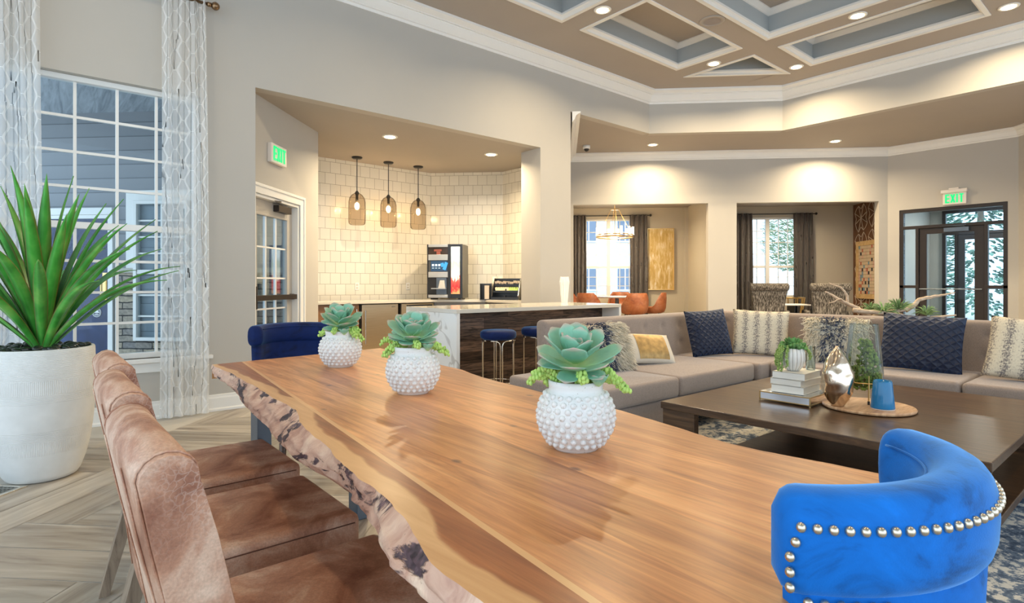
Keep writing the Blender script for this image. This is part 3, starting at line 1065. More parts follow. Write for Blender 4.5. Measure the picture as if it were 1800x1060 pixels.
downlight(10.6, 3.94, 3.63, 'right downlight in the lower ceiling over the lounge opening', 60)
downlight(3.44, 6.50, 3.02, 'left downlight in the bar ceiling', 48)
downlight(5.02, 6.45, 3.02, 'right downlight in the bar ceiling', 44)
# fittings of the same ceiling behind and above the camera
for x, y in ((2.62, 4.33), (2.62, 1.33), (5.0, 1.33), (7.38, -0.1), (5.0, -1.0), (2.62, -1.0), (0.23, 1.33), (0.23, 4.33)):
    lamp('ceiling_lamp', 'AREA', (x, y, ZT - 0.02), 12, WARM, None, 0.13, R(150))
for a, b_, p in ((1.1, 12.3, 75), (4.7, 12.3, 50)):
    x, y = BF(a, b_)
    lamp('room_fill_lamp', 'AREA', (x, y, 2.93), p, WARM, None, 0.4, R(160))  # unseen ceiling light added in each far room to brighten it
lamp('vestibule_lamp', 'AREA', (13.0, 2.4, 2.6), 20, (1, 0.9, 0.8), None, 0.3)

# round speaker grille and dome camera
t = thing('ceiling_speaker', 'round white ceiling speaker between two coffers', 'speaker', (6.20, 3.67, ZT))
MB().lathe([(0.10, -0.001), (0.10, -0.012), (0.145, -0.010), (0.150, -0.001)], n=32).build('ring', M['ceil'], t, True)
MB().lathe([(0.001, -0.006), (0.10, -0.006), (0.10, -0.002), (0.001, -0.002)], n=32).build('grille', plain('speaker_grille', (0.30, 0.27, 0.26), 0.7), t)
t = thing('dome_camera', 'small black and white dome camera on the lower ceiling by the passage wall', 'camera', (7.553, 6.93, 3.63))
MB().lathe([(0.001, 0), (0.065, 0), (0.065, -0.05), (0.055, -0.06), (0.001, -0.06)], n=20).build('housing', M['white'], t, True)
MB().ball((0, 0, -0.06), 0.048, 14).build('dome', M['black'], t, True)

# pendants
def smoked_glass():
    m, nt, b = new_mat('smoked_amber_glass')
    nt.nodes.remove(b)
    out = nt.nodes['Material Output']
    t_ = N(nt, 'ShaderNodeBsdfTransparent')
    t_.inputs[0].default_value = (0.76, 0.70, 0.63, 1)
    g = N(nt, 'ShaderNodeBsdfGlossy')
    g.inputs['Roughness'].default_value = 0.03
    f = N(nt, 'ShaderNodeLayerWeight')
    f.inputs[0].default_value = 0.12
    mx = N(nt, 'ShaderNodeMixShader')
    nt.links.new(math_n(nt, 'MULTIPLY', f.outputs['Fresnel'], 0.7), mx.inputs[0])
    nt.links.new(t_.outputs[0], mx.inputs[1])
    nt.links.new(g.outputs[0], mx.inputs[2])
    nt.links.new(mx.outputs[0], out.inputs[0])
    return m
M['smoke'] = smoked_glass()
M['bulb'] = emit('hot_filament_bulb', (1.0, 0.72, 0.36), 22.0)
def pendant(x, y, label):
    t = thing('pendant_lamp', label, 'pendant lamp', (x, y, 3.02), 0, 'smoked glass pendants over the bar counter')
    MB().lathe([(0.001, 0), (0.075, 0), (0.078, -0.012), (0.06, -0.028), (0.001, -0.03)], n=24).build('canopy', M['black'], t, True)
    MB().tube([(0, 0, -0.02), (0, 0, -0.50)], 0.0065, 8).build('rod', M['black'], t)
    MB().lathe([(0.006, -0.495), (0.014, -0.50), (0.035, -0.53), (0.02, -0.56), (0.018, -0.64), (0.001, -0.64)], n=20).build('socket', M['black'], t, True)
    prof = [(0.034, -0.53), (0.075, -0.555), (0.108, -0.60), (0.122, -0.66), (0.124, -0.76), (0.124, -0.93), (0.120, -0.975), (0.100, -0.995), (0.03, -1.0), (0.001, -1.0)]
    MB().lathe(prof, n=36, caps=False).build('glass_shade', M['smoke'], t, True)
    MB().ball((0, 0, -0.72), 0.034, 14, 1, 1, 1.6).build('bulb', M['bulb'], t, True)
    lamp('bulb_lamp', 'POINT', (0, 0, -0.72), 22, (1.0, 0.72, 0.40), t, 0.04)
pendant(3.625, 7.86, 'left smoked glass pendant lamp over the bar counter')
pendant(4.145, 7.88, 'middle smoked glass pendant lamp over the bar counter')
pendant(4.655, 7.86, 'right smoked glass pendant lamp over the bar counter')

# chandelier over the dining table of the room beyond
def chandelier():
    x, y = BF(1.12, 12.2)
    t = thing('ring_chandelier', 'gold ring chandelier with glass candle shades in the dining room', 'chandelier', (x, y, 2.95))
    MB().lathe([(0.001, 0), (0.06, 0), (0.06, -0.02), (0.001, -0.02)], n=20).tube([(0, 0, 0), (0, 0, -0.30)], 0.007, 6).lathe([(0.001, -0.21), (0.09, -0.21), (0.09, -0.225), (0.001, -0.225)], n=20).build('stem', M['gold'], t)
    rg = MB()
    rg.tube([(0.38 * math.cos(k * PI / 20), 0.38 * math.sin(k * PI / 20), -0.80) for k in range(41)], 0.016, 6)
    rg.tube([(0.38 * math.cos(k * PI / 20), 0.38 * math.sin(k * PI / 20), -0.755) for k in range(41)], 0.012, 6)
    rg.build('ring', M['gold'], t)
    rd = MB()
    for k in range(4):
        a = k * PI / 2 + 0.5
        rd.tube([(0.08 * math.cos(a), 0.08 * math.sin(a), -0.22), (0.37 * math.cos(a), 0.37 * math.sin(a), -0.76)], 0.005, 5)
    rd.tube([(0, 0, -0.2), (0, 0, -0.78)], 0.007, 6)
    rd.build('rods', M['gold'], t)
    M['candle'] = emit('lit_candle_glass', (1.0, 0.88, 0.66), 1.6)
    for k in range(12):
        a = k * PI / 6
        p = (0.38 * math.cos(a), 0.38 * math.sin(a), -0.76)
        MB().lathe([(0.001, 0), (0.030, 0), (0.030, 0.01), (0.024, 0.012), (0.024, 0.17), (0.020, 0.17), (0.001, 0.16)], p, 14).build('candle_shade', M['candle'], t, True)
    lamp('chandelier_lamp', 'POINT', (0, 0, -0.62), 22, WARM, t, 0.3)
chandelier()

# exit signs
M['green_glow'] = emit('green_exit_letters', (0.0, 0.80, 0.22), 1.0)
M['sign_white'] = plain('sign_housing', (0.80, 0.74, 0.68), 0.45)
def exit_sign(label, loc, rz, canopy):
    t = thing('exit_sign', label, 'exit sign', loc, rz)
    w, h = 0.32, 0.20
    MB().box(-w / 2, w / 2, -0.05, 0.0, 0, h).build('housing', M['sign_white'], t, bevel=0.008)
    if canopy:
        MB().box(-w / 2 - 0.02, w / 2 + 0.02, -0.09, 0.0, h - 0.005, h + 0.05).box(-0.07, 0.07, -0.09, 0, h + 0.05, h + 0.075).build('top_housing', M['sign_white'], t, bevel=0.006)
    lt = MB()
    s = 0.022
    H = 0.145
    z0 = 0.027
    y0, y1 = -0.058, -0.048
    def letter(x, kind):
        wd = 0.058
        if kind == 'E':
            lt.box(x, x + s, y0, y1, z0, z0 + H)
            for zz in (z0, z0 + H / 2 - s / 2, z0 + H - s):
                lt.box(x, x + wd, y0, y1, zz, zz + s)
        elif kind == 'X':
            for sg in (1, -1):
                an = math.atan2(H * 0.94, (wd - 0.012) * sg)
                lt.obox((x + wd / 2, (y0 + y1) / 2, z0 + H / 2), (H * 1.02, y1 - y0, s), tilt=(0, -an, 0))
        elif kind == 'I':
            lt.box(x, x + s, y0, y1, z0, z0 + H)
        elif kind == 'T':
            lt.box(x, x + wd, y0, y1, z0 + H - s, z0 + H)
            lt.box(x + wd / 2 - s / 2, x + wd / 2 + s / 2, y0, y1, z0, z0 + H)
    x = -0.125
    for k, wd in (('E', 0.058), ('X', 0.058), ('I', 0.022), ('T', 0.058)):
        letter(x, k)
        x += wd + 0.018
    lt.build('letters', M['green_glow'], t)
    return t
# sign on the angled bar wall: wall line through (1.605,5.83) heading (1,1)
exit_sign('EXIT sign with green letters on the angled wall above the bar door', (1.605 + 0.32 - 0.0, 5.83 + 0.32, 2.40), R(45), False)
exit_sign('EXIT sign with green letters above the dark framed entrance', (XW - 0.005, 2.55, 2.50), R(-90), True)

# ================================================================== CURTAINS
def sheer_mat():
    m, nt, b = new_mat('sheer_lattice_fabric')
    out = nt.nodes['Material Output']
    nt.nodes.remove(b)
    tc = N(nt, 'ShaderNodeTexCoord')
    sp = N(nt, 'ShaderNodeSeparateXYZ')
    nt.links.new(tc.outputs['UV'], sp.inputs[0])
    cx = math_n(nt, 'COSINE', math_n(nt, 'MULTIPLY', sp.outputs['X'], 2 * PI / 0.17))
    cy = math_n(nt, 'COSINE', math_n(nt, 'MULTIPLY', sp.outputs['Y'], 2 * PI / 0.17))
    cy = math_n(nt, 'MULTIPLY', cy, 0.55)
    sm_ = math_n(nt, 'ABSOLUTE', math_n(nt, 'ADD', cx, cy))
    l1 = math_n(nt, 'LESS_THAN', sm_, 0.30)
    # thin horizontal joins
    cy2 = math_n(nt, 'ABSOLUTE', math_n(nt, 'SINE', math_n(nt, 'MULTIPLY', sp.outputs['Y'], PI / 0.17)))
    cxm = math_n(nt, 'GREATER_THAN', cx, 0.1)
    lt1 = math_n(nt, 'MULTIPLY', math_n(nt, 'LESS_THAN', cy2, 0.06), math_n(nt, 'LESS_THAN', cx, -0.4))
    cy3 = math_n(nt, 'ABSOLUTE', math_n(nt, 'COSINE', math_n(nt, 'MULTIPLY', sp.outputs['Y'], PI / 0.17)))
    lt2 = math_n(nt, 'MULTIPLY', math_n(nt, 'LESS_THAN', cy3, 0.06), math_n(nt, 'GREATER_THAN', cx, 0.4))
    line = math_n(nt, 'MAXIMUM', l1, math_n(nt, 'MAXIMUM', lt1, lt2))
    tr_ = N(nt, 'ShaderNodeBsdfTransparent')
    df = N(nt, 'ShaderNodeBsdfDiffuse')
    df.inputs[0].default_value = (0.90, 0.91, 0.91, 1)
    tl = N(nt, 'ShaderNodeBsdfTranslucent')
    tl.inputs[0].default_value = (0.92, 0.93, 0.93, 1)
    m1 = N(nt, 'ShaderNodeMixShader')
    m1.inputs[0].default_value = 0.5
    nt.links.new(df.outputs[0], m1.inputs[1])
    nt.links.new(tl.outputs[0], m1.inputs[2])
    m2 = N(nt, 'ShaderNodeMixShader')
    fac = math_n(nt, 'MULTIPLY_ADD', line, 0.30, 0.66)
    nt.links.new(fac, m2.inputs[0])
    nt.links.new(tr_.outputs[0], m2.inputs[1])
    nt.links.new(m1.outputs[0], m2.inputs[2])
    nt.links.new(m2.outputs[0], out.inputs[0])
    return m
M['sheer'] = sheer_mat()
def drape_mesh(w, h, folds, depth, seed=1, flare=0.0, nz=44, phase=0.0):
    mb = MB()
    nx = folds * 12
    rr = random.Random(seed)
    amp = [rr.uniform(0.7, 1.25) for _ in range(folds + 1)]
    for j in range(nz):
        for i in range(nx):
            q = []
            uvq = []
            for (a, c) in ((i, j), (i + 1, j), (i + 1, j + 1), (i, j + 1)):
                u, v = a / nx, c / nz
                z = v * h
                f = u * folds
                fi = min(folds - 1, int(f))
                A_ = amp[fi] + (amp[fi + 1] - amp[fi]) * (f - fi)
                sw = 1 + flare * (1 - v)
                x = (u - 0.5) * w * sw + 0.012 * math.sin(3 * v + f * 1.7)
                y = depth * A_ * math.sin(2 * PI * f + phase + 0.5 * math.sin(2.2 * v + f)) * (0.75 + 0.25 * (1 - v))
                q.append((x, y, z))
                uvq.append((u * w * 1.5, z))
            mb._add(q, [(0, 1, 2, 3)], [uvq])
    return mb
def weld(o):
    bm = bmesh.new()
    bm.from_mesh(o.data)
    bmesh.ops.remove_doubles(bm, verts=bm.verts, dist=1e-5)
    bm.to_mesh(o.data)
    bm.free()
    for p in o.data.polygons:
        p.use_smooth = True
    return o
YC = 5.585
t = thing('sheer_curtain', 'sheer lattice patterned curtain hanging right of the tall window', 'curtain', (0.99, YC, 0.015))
weld(drape_mesh(0.34, 3.75, 4, 0.024, 2, 0.08).build('panel', M['sheer'], t))
t = thing('sheer_curtain', 'sheer lattice patterned curtain hanging behind the tall potted plant', 'curtain', (-0.22, YC, 0.015))
weld(drape_mesh(0.52, 3.75, 5, 0.026, 5, 0.08).build('panel', M['sheer'], t))
t = thing('curtain_rod', 'antique brass curtain rod with ball finial above the left window', 'curtain rod', (0, YC, 3.63))
MB().tube([(-1.2, 0, 0), (1.17, 0, 0)], 0.014, 12).build('pole', M['antique'], t, True)
MB().tube([(1.17, 0, 0), (1.20, 0, 0)], 0.02, 12).ball((1.235, 0, 0), 0.036, 14).build('finial', M['antique'], t, True)
MB().tube([(1.1, 0, 0), (1.1, 0.115, 0)], 0.009, 8).build('bracket', M['antique'], t)

def far_drape(a0, a1, b, ztop, label, seed, folds=4):
    x, y = BF((a0 + a1) / 2, b)
    t = thing('dark_curtain', label, 'curtain', (x, y, 0.02), R(-45), 'dark curtains in the far rooms')
    weld(drape_mesh(a1 - a0, ztop - 0.02, folds, 0.045, seed).build('panel', M['drape'], t))
far_drape(0.27, 0.57, FB - 0.10, 2.78, 'dark curtain left of the dining room window', 3)
far_drape(1.58, 1.99, FB - 0.10, 2.78, 'dark curtain between the dining room window and the gold painting', 4)
far_drape(3.95, 4.36, FB - 0.10, 2.78, 'dark curtain left of the lounge window', 6)
far_drape(5.26, 5.69, FB - 0.10, 2.78, 'dark curtain right of the lounge window', 7)
for a0, a1, lb in ((0.22, 2.06, 'slim curtain rod above the dining room window'), (3.9, 5.76, 'slim curtain rod above the lounge window')):
    x, y = BF(a0, FB - 0.10)
    t = thing('curtain_rod', lb, 'curtain rod', (x, y, 2.76), R(-45))
    MB().tube([(0, 0, 0), (a1 - a0, 0, 0)], 0.012, 8).build('pole', M['black'], t)
    MB().ball((0, 0, 0), 0.03, 10).build('finial', M['black'], t, True)
    MB().ball((a1 - a0, 0, 0), 0.03, 10).build('finial', M['black'], t, True)

# ================================================================== BAR ALCOVE
def quartz(name, c=(0.80, 0.80, 0.78), veins=True, vc=(0.45, 0.45, 0.44)):
    m, nt, b = new_mat(name)
    v = coords(nt, 'Object')
    n = noise(nt, v, 1.4, 3, 0.5, 1.2)
    r = ramp(nt, [(0.485, c), (0.498, vc if veins else c), (0.51, c)], n)
    nt.links.new(r.outputs[0], b.inputs['Base Color'])
    b.inputs['Roughness'].default_value = 0.12
    return m
M['quartz'] = quartz('veined_white_quartz', vc=(0.52, 0.50, 0.47))
M['counter'] = quartz('beige_quartz', (0.66, 0.62, 0.54), False)
M['cab_brown'] = plain('bronze_brown_laminate', (0.24, 0.12, 0.05), 0.35, var=0.1)
M['cab_grey'] = plain('grey_laminate', (0.20, 0.19, 0.18), 0.4, var=0.08)
def stainless():
    m, nt, b = new_mat('brushed_stainless')
    n = noise(nt, coords(nt, 'Object', (1, 1, 120)), 4, 2)
    r = ramp(nt, [(0.3, (0.55, 0.43, 0.28)), (0.7, (0.66, 0.54, 0.38))], n)
    nt.links.new(r.outputs[0], b.inputs['Base Color'])
    b.inputs['Metallic'].default_value = 0.9
    b.inputs['Roughness'].default_value = 0.3
    return m
M['stainless'] = stainless()
t = MB().prism([(2.68, 8.10), (2.68, 7.55), (4.81, 7.55), (5.34, 7.02), (5.34, 6.11), (5.86, 6.11), (5.86, 7.26), (5.03, 8.09)], 0.874, 0.914).build('bar_countertop', M['counter'], bevel=0.004)
tag(t, 'beige quartz countertop running along the tiled bar walls', 'countertop')
def cab(x0, x1, label, mat, name='base_cabinet', kind='door'):
    t = thing(name, label, name.replace('_', ' '), (x0, 7.60, 0))
    w = x1 - x0
    MB().box(0.002, w - 0.002, 0.02, 0.48, 0.10, 0.872).box(0.01, w - 0.01, 0.07, 0.45, 0, 0.10).build('body', M['black'] if name != 'base_cabinet' else mat, t)
    if name == 'base_cabinet':
        MB().box(0.004, w - 0.004, 0.0, 0.02, 0.11, 0.865).build('door', mat, t, bevel=0.002)
        MB().tube([(w - 0.05, -0.03, 0.60), (w - 0.05, -0.03, 0.80)], 0.006, 6).tube([(w - 0.05, 0, 0.61), (w - 0.05, -0.03, 0.61)], 0.005, 6).tube([(w - 0.05, 0, 0.79), (w - 0.05, -0.03, 0.79)], 0.005, 6).build('handle', M['chrome'], t)
    elif name == 'undercounter_fridge':
        MB().box(0.012, w - 0.012, -0.02, 0.02, 0.11, 0.86).build('door', M['stainless'], t, bevel=0.004)
        MB().tube([(0.05, -0.055, 0.30), (0.05, -0.055, 0.78)], 0.008, 8).tube([(0.05, -0.02, 0.32), (0.05, -0.055, 0.32)], 0.006, 6).tube([(0.05, -0.02, 0.76), (0.05, -0.055, 0.76)], 0.006, 6).build('handle', M['chrome'], t)
        MB().box(w - 0.12, w - 0.06, -0.022, -0.019, 0.815, 0.825).build('badge', M['chrome'], t)
    else:
        MB().box(0.012, w - 0.012, -0.02, 0.02, 0.11, 0.86).build('door', M['stainless'], t, bevel=0.004)
        MB().box(0.10, w - 0.04, -0.024, -0.018, 0.78, 0.84).build('control_panel', M['black'], t)
        MB().box(0.10, w - 0.06, -0.024, -0.018, 0.2, 0.66).build('window', M['black'], t)
        MB().tube([(0.06, -0.06, 0.71), (w - 0.06, -0.06, 0.71)], 0.009, 8).tube([(0.08, -0.02, 0.71), (0.08, -0.06, 0.71)], 0.007, 6).tube([(w - 0.08, -0.02, 0.71), (w - 0.08, -0.06, 0.71)], 0.007, 6).build('handle', M['chrome'], t)
cab(2.69, 3.19, 'brown base cabinet at the left end of the bar counter', M['cab_brown'])
cab(3.195, 3.54, 'narrow brown base cabinet left of the stainless fridge', M['cab_brown'])
cab(3.56, 4.16, 'stainless undercounter fridge behind the middle succulent', M['stainless'], 'undercounter_fridge')
cab(4.19, 4.78, 'undercounter oven with a dark window under the bar counter', M['stainless'], 'undercounter_oven')
t = thing('corner_cabinet', 'grey cabinet along the angled part of the bar counter', 'base cabinet', (0, 0, 0))
MB().prism([(4.80, 8.05), (4.80, 7.62), (4.83, 7.60), (5.38, 7.05), (5.8, 7.05), (5.8, 7.2), (5.0, 8.03)], 0.0, 0.872).build('body', M['cab_grey'], t)
t = thing('base_cabinet', 'grey base cabinet at the right end of the bar counter', 'base cabinet', (0, 0, 0))
MB().box(5.40, 5.85, 6.12, 7.03, 0, 0.872).build('body', M['cab_grey'], t)
MB().box(5.385, 5.40, 6.13, 7.02, 0.1, 0.865).build('door', M['cab_grey'], t, bevel=0.002)
for x, lb in ((3.78, 'white outlet plate on the tile, left one'), (4.66, 'white outlet plate on the tile, right one')):
    t = thing('outlet_plate', lb, 'outlet', (x, 8.197, 1.12))
    MB().box(-0.035, 0.035, -0.006, 0, -0.057, 0.057).build('plate', M['white'], t, bevel=0.002)
    MB().box(-0.016, 0.016, -0.009, -0.006, 0.008, 0.036).box(-0.016, 0.016, -0.009, -0.006, -0.036, -0.008).build('sockets', M['counter'], t)

# coffee machine standing against the angled tile wall
def coffee_machine():
    t = thing('coffee_machine', 'tall black coffee machine with a lit side panel on the bar counter', 'coffee machine', (5.02, 7.56, 0.914), R(-48))
    w, d, h = 0.56, 0.42, 0.86
    M['mach'] = plain('black_gloss_panel', (0.02, 0.02, 0.022), 0.2, var=0.1)
    M['mach_side'] = plain('dark_grey_casing', (0.11, 0.105, 0.095), 0.4)
    M['alu'] = plain('brushed_aluminium', (0.55, 0.55, 0.54), 0.35, metal=0.7)
    MB().box(-w / 2, w / 2, -d / 2 + 0.02, d / 2, 0.02, h).build('casing', M['mach_side'], t, bevel=0.008)
    y0, y1 = -d / 2, -d / 2 + 0.03
    fr_ = MB().box(-w / 2, -w / 2 + 0.02, y0, y1, 0.02, h).box(0.05, 0.10, y0, y1, 0.02, h).box(0.24, w / 2, y0, y1, 0.02, h).box(0.1, 0.24, y0, y1, 0.02, 0.09).box(0.1, 0.24, y0, y1, h - 0.04, h)
    fr_.build('front_frame', M['mach'], t, bevel=0.003)
    for z0, z1 in ((0.03, 0.075), (0.345, 0.43), (0.61, 0.70), (0.815, 0.858)):
        MB().box(-w / 2 + 0.02, 0.05, y0 - 0.006, y1, z0, z1).build('aluminium_strip', M['alu'], t, bevel=0.003)
    MB().box(-w / 2 + 0.02, 0.05, y0 + 0.01, y0 + 0.02, 0.07, 0.35).build('dispensing_bay', M['mach'], t)
    MB().box(-0.13, 0.03, y0 - 0.005, y0 + 0.012, 0.08, 0.34).build('bay_panel', M['steel_dark'], t)
    nz = MB()
    nz._add([(-0.07, y0 - 0.02, 0.30), (0.0, y0 - 0.02, 0.30), (0.02, y0 - 0.05, 0.18), (-0.09, y0 - 0.05, 0.18), (-0.07, y0 - 0.005, 0.30), (0.0, y0 - 0.005, 0.30), (0.02, y0 - 0.005, 0.18), (-0.09, y0 - 0.005, 0.18)],
            [(0, 1, 2, 3), (4, 7, 6, 5), (0, 4, 5, 1), (2, 6, 7, 3), (0, 3, 7, 4), (1, 5, 6, 2)])
    nz.box(-0.20, 0.03, y0 - 0.06, y0 - 0.005, 0.165, 0.18)
    nz.build('nozzle', M['alu'], t)
    MB().box(-0.22, 0.04, y0, y0 + 0.012, 0.44, 0.60).build('touch_screen', emit('screen_navy', (0.02, 0.06, 0.12), 1.0), t)
    ic = MB()
    for k in range(3):
        ic.lathe([(0.001, 0), (0.019, 0)], (0, 0, 0), 12, False) if False else ic.obox((-0.185 + k * 0.05, y0 - 0.002, 0.535), (0.032, 0.004, 0.032))
    for k in range(3):
        ic.obox((-0.185 + k * 0.05, y0 - 0.002, 0.49), (0.03, 0.004, 0.006))
    ic.build('icons', emit('screen_white', (0.8, 0.95, 1.0), 1.2), t)
    bl = MB().obox((0.01, y0 - 0.002, 0.52), (0.05, 0.004, 0.12), tilt=(0, 0.35, 0)).obox((-0.035, y0 - 0.002, 0.54), (0.05, 0.004, 0.06), tilt=(0, -0.3, 0))
    bl.build('screen_picture', emit('screen_blue', (0.05, 0.35, 0.75), 1.0), t)
    MB().box(-w / 2 + 0.02, 0.05, y0 + 0.015, y0 + 0.02, 0.70, 0.82).build('bean_window', plain('bean_window', (0.05, 0.03, 0.02), 0.15), t)
    MB().obox((-0.11, y0 + 0.006, 0.765), (0.12, 0.01, 0.03)).obox((-0.10, y0 + 0.006, 0.73), (0.06, 0.01, 0.06)).build('window_picture', plain('brown_picture', (0.35, 0.10, 0.07), 0.4), t)
    # lit advertising strip
    m, nt, b = new_mat('lit_side_panel')
    tc = N(nt, 'ShaderNodeTexCoord')
    sp = N(nt, 'ShaderNodeSeparateXYZ')
    nt.links.new(tc.outputs['Object'], sp.inputs[0])
    nz_ = noise(nt, coords(nt, 'Object', (30, 30, 12)), 1.2, 3)
    zz = math_n(nt, 'ADD', sp.outputs['Z'], math_n(nt, 'MULTIPLY_ADD', nz_, 0.3, -0.15))
    r = ramp(nt, [(0.10, (0.75, 0.35, 0.15)), (0.16, (0.55, 0.02, 0.03)), (0.32, (0.75, 0.10, 0.08)), (0.36, (0.95, 0.85, 0.75)), (0.55, (0.55, 0.62, 0.50)), (0.66, (0.8, 0.9, 0.95)), (0.8, (0.9, 0.97, 1.0))], zz)
    nt.links.new(r.outputs[0], b.inputs['Base Color'])
    nt.links.new(r.outputs[0], b.inputs['Emission Color'])
    b.inputs['Emission Strength'].default_value = 0.55
    MB().box(0.10, 0.24, y0 + 0.004, y0 + 0.014, 0.09, h - 0.04).build('lit_panel', m, t)
    MB().box(-w / 2 + 0.04, -w / 2 + 0.08, -0.15, 0.15, 0, 0.02).box(w / 2 - 0.08, w / 2 - 0.04, -0.15, 0.15, 0, 0.02).build('feet', M['black'], t)
coffee_machine()

def organiser():
    t = thing('condiment_organiser', 'black tiered organiser of creamers and sweeteners on the bar counter', 'organiser', (5.60, 6.80, 0.914), R(-52))
    M['acry'] = plain('black_acrylic', (0.018, 0.016, 0.015), 0.25)
    s = MB()
    side = [(-0.15, 0), (0.15, 0), (0.15, 0.33), (0.06, 0.33), (-0.15, 0.06)]
    for x in (-0.21, 0.20):
        s._add([(x, a, b) for a, b in side] + [(x + 0.012, a, b) for a, b in side], [(4, 3, 2, 1, 0), (5, 6, 7, 8, 9)] + [(i, (i + 1) % 5, 5 + (i + 1) % 5, 5 + i) for i in range(5)])
    s.box(-0.21, 0.21, 0.14, 0.15, 0, 0.33)
    s.box(-0.21, 0.21, -0.15, 0.15, 0, 0.01)
    s.build('frame', M['acry'], t)
    for k, (y, z) in enumerate(((-0.11, 0.05), (-0.03, 0.15), (0.05, 0.25))):
        MB().box(-0.2, 0.2, y - 0.04, y + 0.05, z - 0.04, z - 0.03).box(-0.2, 0.2, y - 0.045, y - 0.035, z - 0.04, z - 0.008).box(-0.01, 0.01, y - 0.04, y + 0.05, z - 0.04, z + 0.02).build('tier', M['acry'], t)
    r_ = random.Random(9)
    cw = plain('white_creamer', (0.75, 0.62, 0.50), 0.5)
    for k in range(12):
        MB().lathe([(0.001, 0), (0.015, 0), (0.021, 0.04), (0.001, 0.04)], (-0.18 + k * 0.033, 0.035 + r_.uniform(-0.01, 0.01), 0.236 + r_.uniform(0, 0.02)), 8).build('creamer_cup', cw, t)
    gr = plain('green_packets', (0.35, 0.50, 0.12), 0.5)
    ye = plain('pale_packets', (0.70, 0.62, 0.40), 0.5)
    for k in range(10):
        MB().obox((-0.15 + k * 0.036, -0.045, 0.160), (0.034, 0.03, 0.06), tilt=(-0.4, r_.uniform(-.4, .4), 0)).build('sugar_packet', gr if k > 5 else ye, t)
    t = thing('napkin_holder', 'small black cup holder box left of the condiment organiser', 'holder', (5.40, 7.06, 0.914), R(-42))
    MB().box(-0.09, -0.08, -0.11, 0.11, 0, 0.25).box(0.08, 0.09, -0.11, 0.11, 0, 0.25).box(-0.09, 0.09, 0.10, 0.11, 0, 0.25).box(-0.09, 0.09, -0.11, 0.11, 0, 0.01).build('box', M['acry'], t)
    MB().box(-0.02, 0.05, -0.09, 0.09, 0.01, 0.22).build('lids', plain('white_lids', (0.65, 0.55, 0.45), 0.5), t)
    t = thing('cup_stack', 'two stacks of clear cups behind the condiment organiser', 'cups', (5.62, 7.06, 0.914), R(-42))
    for x in (-0.05, 0.05):
        MB().lathe([(0.001, 0), (0.028, 0), (0.038, 0.36), (0.034, 0.36), (0.026, 0.01)], (x, 0, 0), 16).build('cups', plain('frosted_cup', (0.70, 0.68, 0.58), 0.3), t, True)
organiser()

# ------------------------------------------------------------------ waterfall island and stools
def island():
    t = thing('bar_island', 'waterfall island with white quartz ends and dark plank front', 'island', (3.05, 4.45, 0))
    w, d, h = 2.42, 0.95, 0.914
    MB().box(0, w, 0, d, h - 0.04, h).build('countertop', M['counter'], t, bevel=0.002)
    MB().box(0, 0.04, 0, d, 0, h - 0.0405).build('waterfall_end', M['quartz'], t, bevel=0.002)
    MB().box(w - 0.04, w, 0, d, 0, h - 0.0405).build('waterfall_end', M['quartz'], t, bevel=0.002)
    m, nt, b = new_mat('dark_striped_planks')
    tc = N(nt, 'ShaderNodeTexCoord')
    sp = N(nt, 'ShaderNodeSeparateXYZ')
    nt.links.new(tc.outputs['Object'], sp.inputs[0])
    cb = N(nt, 'ShaderNodeCombineXYZ')
    nt.links.new(sp.outputs['X'], cb.inputs[0])
    nt.links.new(sp.outputs['Z'], cb.inputs[1])
    br = N(nt, 'ShaderNodeTexBrick')
    br.offset = 0.37
    br.inputs['Color1'].default_value = (0.045, 0.028, 0.020, 1)
    br.inputs['Color2'].default_value = (0.19, 0.13, 0.10, 1)
    br.inputs['Mortar'].default_value = (0.01, 0.006, 0.005, 1)
    br.inputs['Mortar Size'].default_value = 0.002
    br.inputs['Brick Width'].default_value = 0.85
    br.inputs['Row Height'].default_value = 0.115
    br.inputs['Scale'].default_value = 1
    nt.links.new(cb.outputs[0], br.inputs['Vector'])
    n = noise(nt, coords(nt, 'Object', (1.2, 1, 14)), 3, 5, 0.6, 1.5)
    r = ramp(nt, [(0.38, (0.15, 0.12, 0.11)), (0.5, (0.9, 0.85, 0.8)), (0.62, (1.5, 1.3, 1.1))], n)
    c = mixc(nt, br.outputs[0], r.outputs[0], 1.0, 'MULTIPLY')
    nt.links.new(c, b.inputs['Base Color'])
    b.inputs['Roughness'].default_value = 0.35
    MB().box(0.04, w - 0.04, 0.27, 0.30, 0, h - 0.0405).build('plank_panel', m, t)
    MB().box(0.04, w - 0.04, 0.301, d - 0.02, 0.1, h - 0.0405).build('cabinet_body', M['cab_grey'], t)
island()
def vase_island():
    t = thing('faceted_vase', 'white ribbed vase with pointed rim on the island', 'vase', (5.32, 5.27, 0.914))
    mb = MB()
    n = 10
    rings = []
    for z, r, ph in ((0.0, 0.042, 0), (0.10, 0.052, 0), (0.22, 0.060, 0), (0.27, 0.066, 0), (0.32, 0.055, 0)):
        rg = []
        for k in range(2 * n):
            a = PI * k / n
            q = r * (1.0 if k % 2 == 0 else 0.86)
            rg.append((q * math.cos(a), q * math.sin(a), z + (0.02 if k % 2 == 0 and z > 0.3 else 0)))
        rings.append(rg)
    mb.loft(rings)
    mb.build('body', M['white'], t)
vase_island()
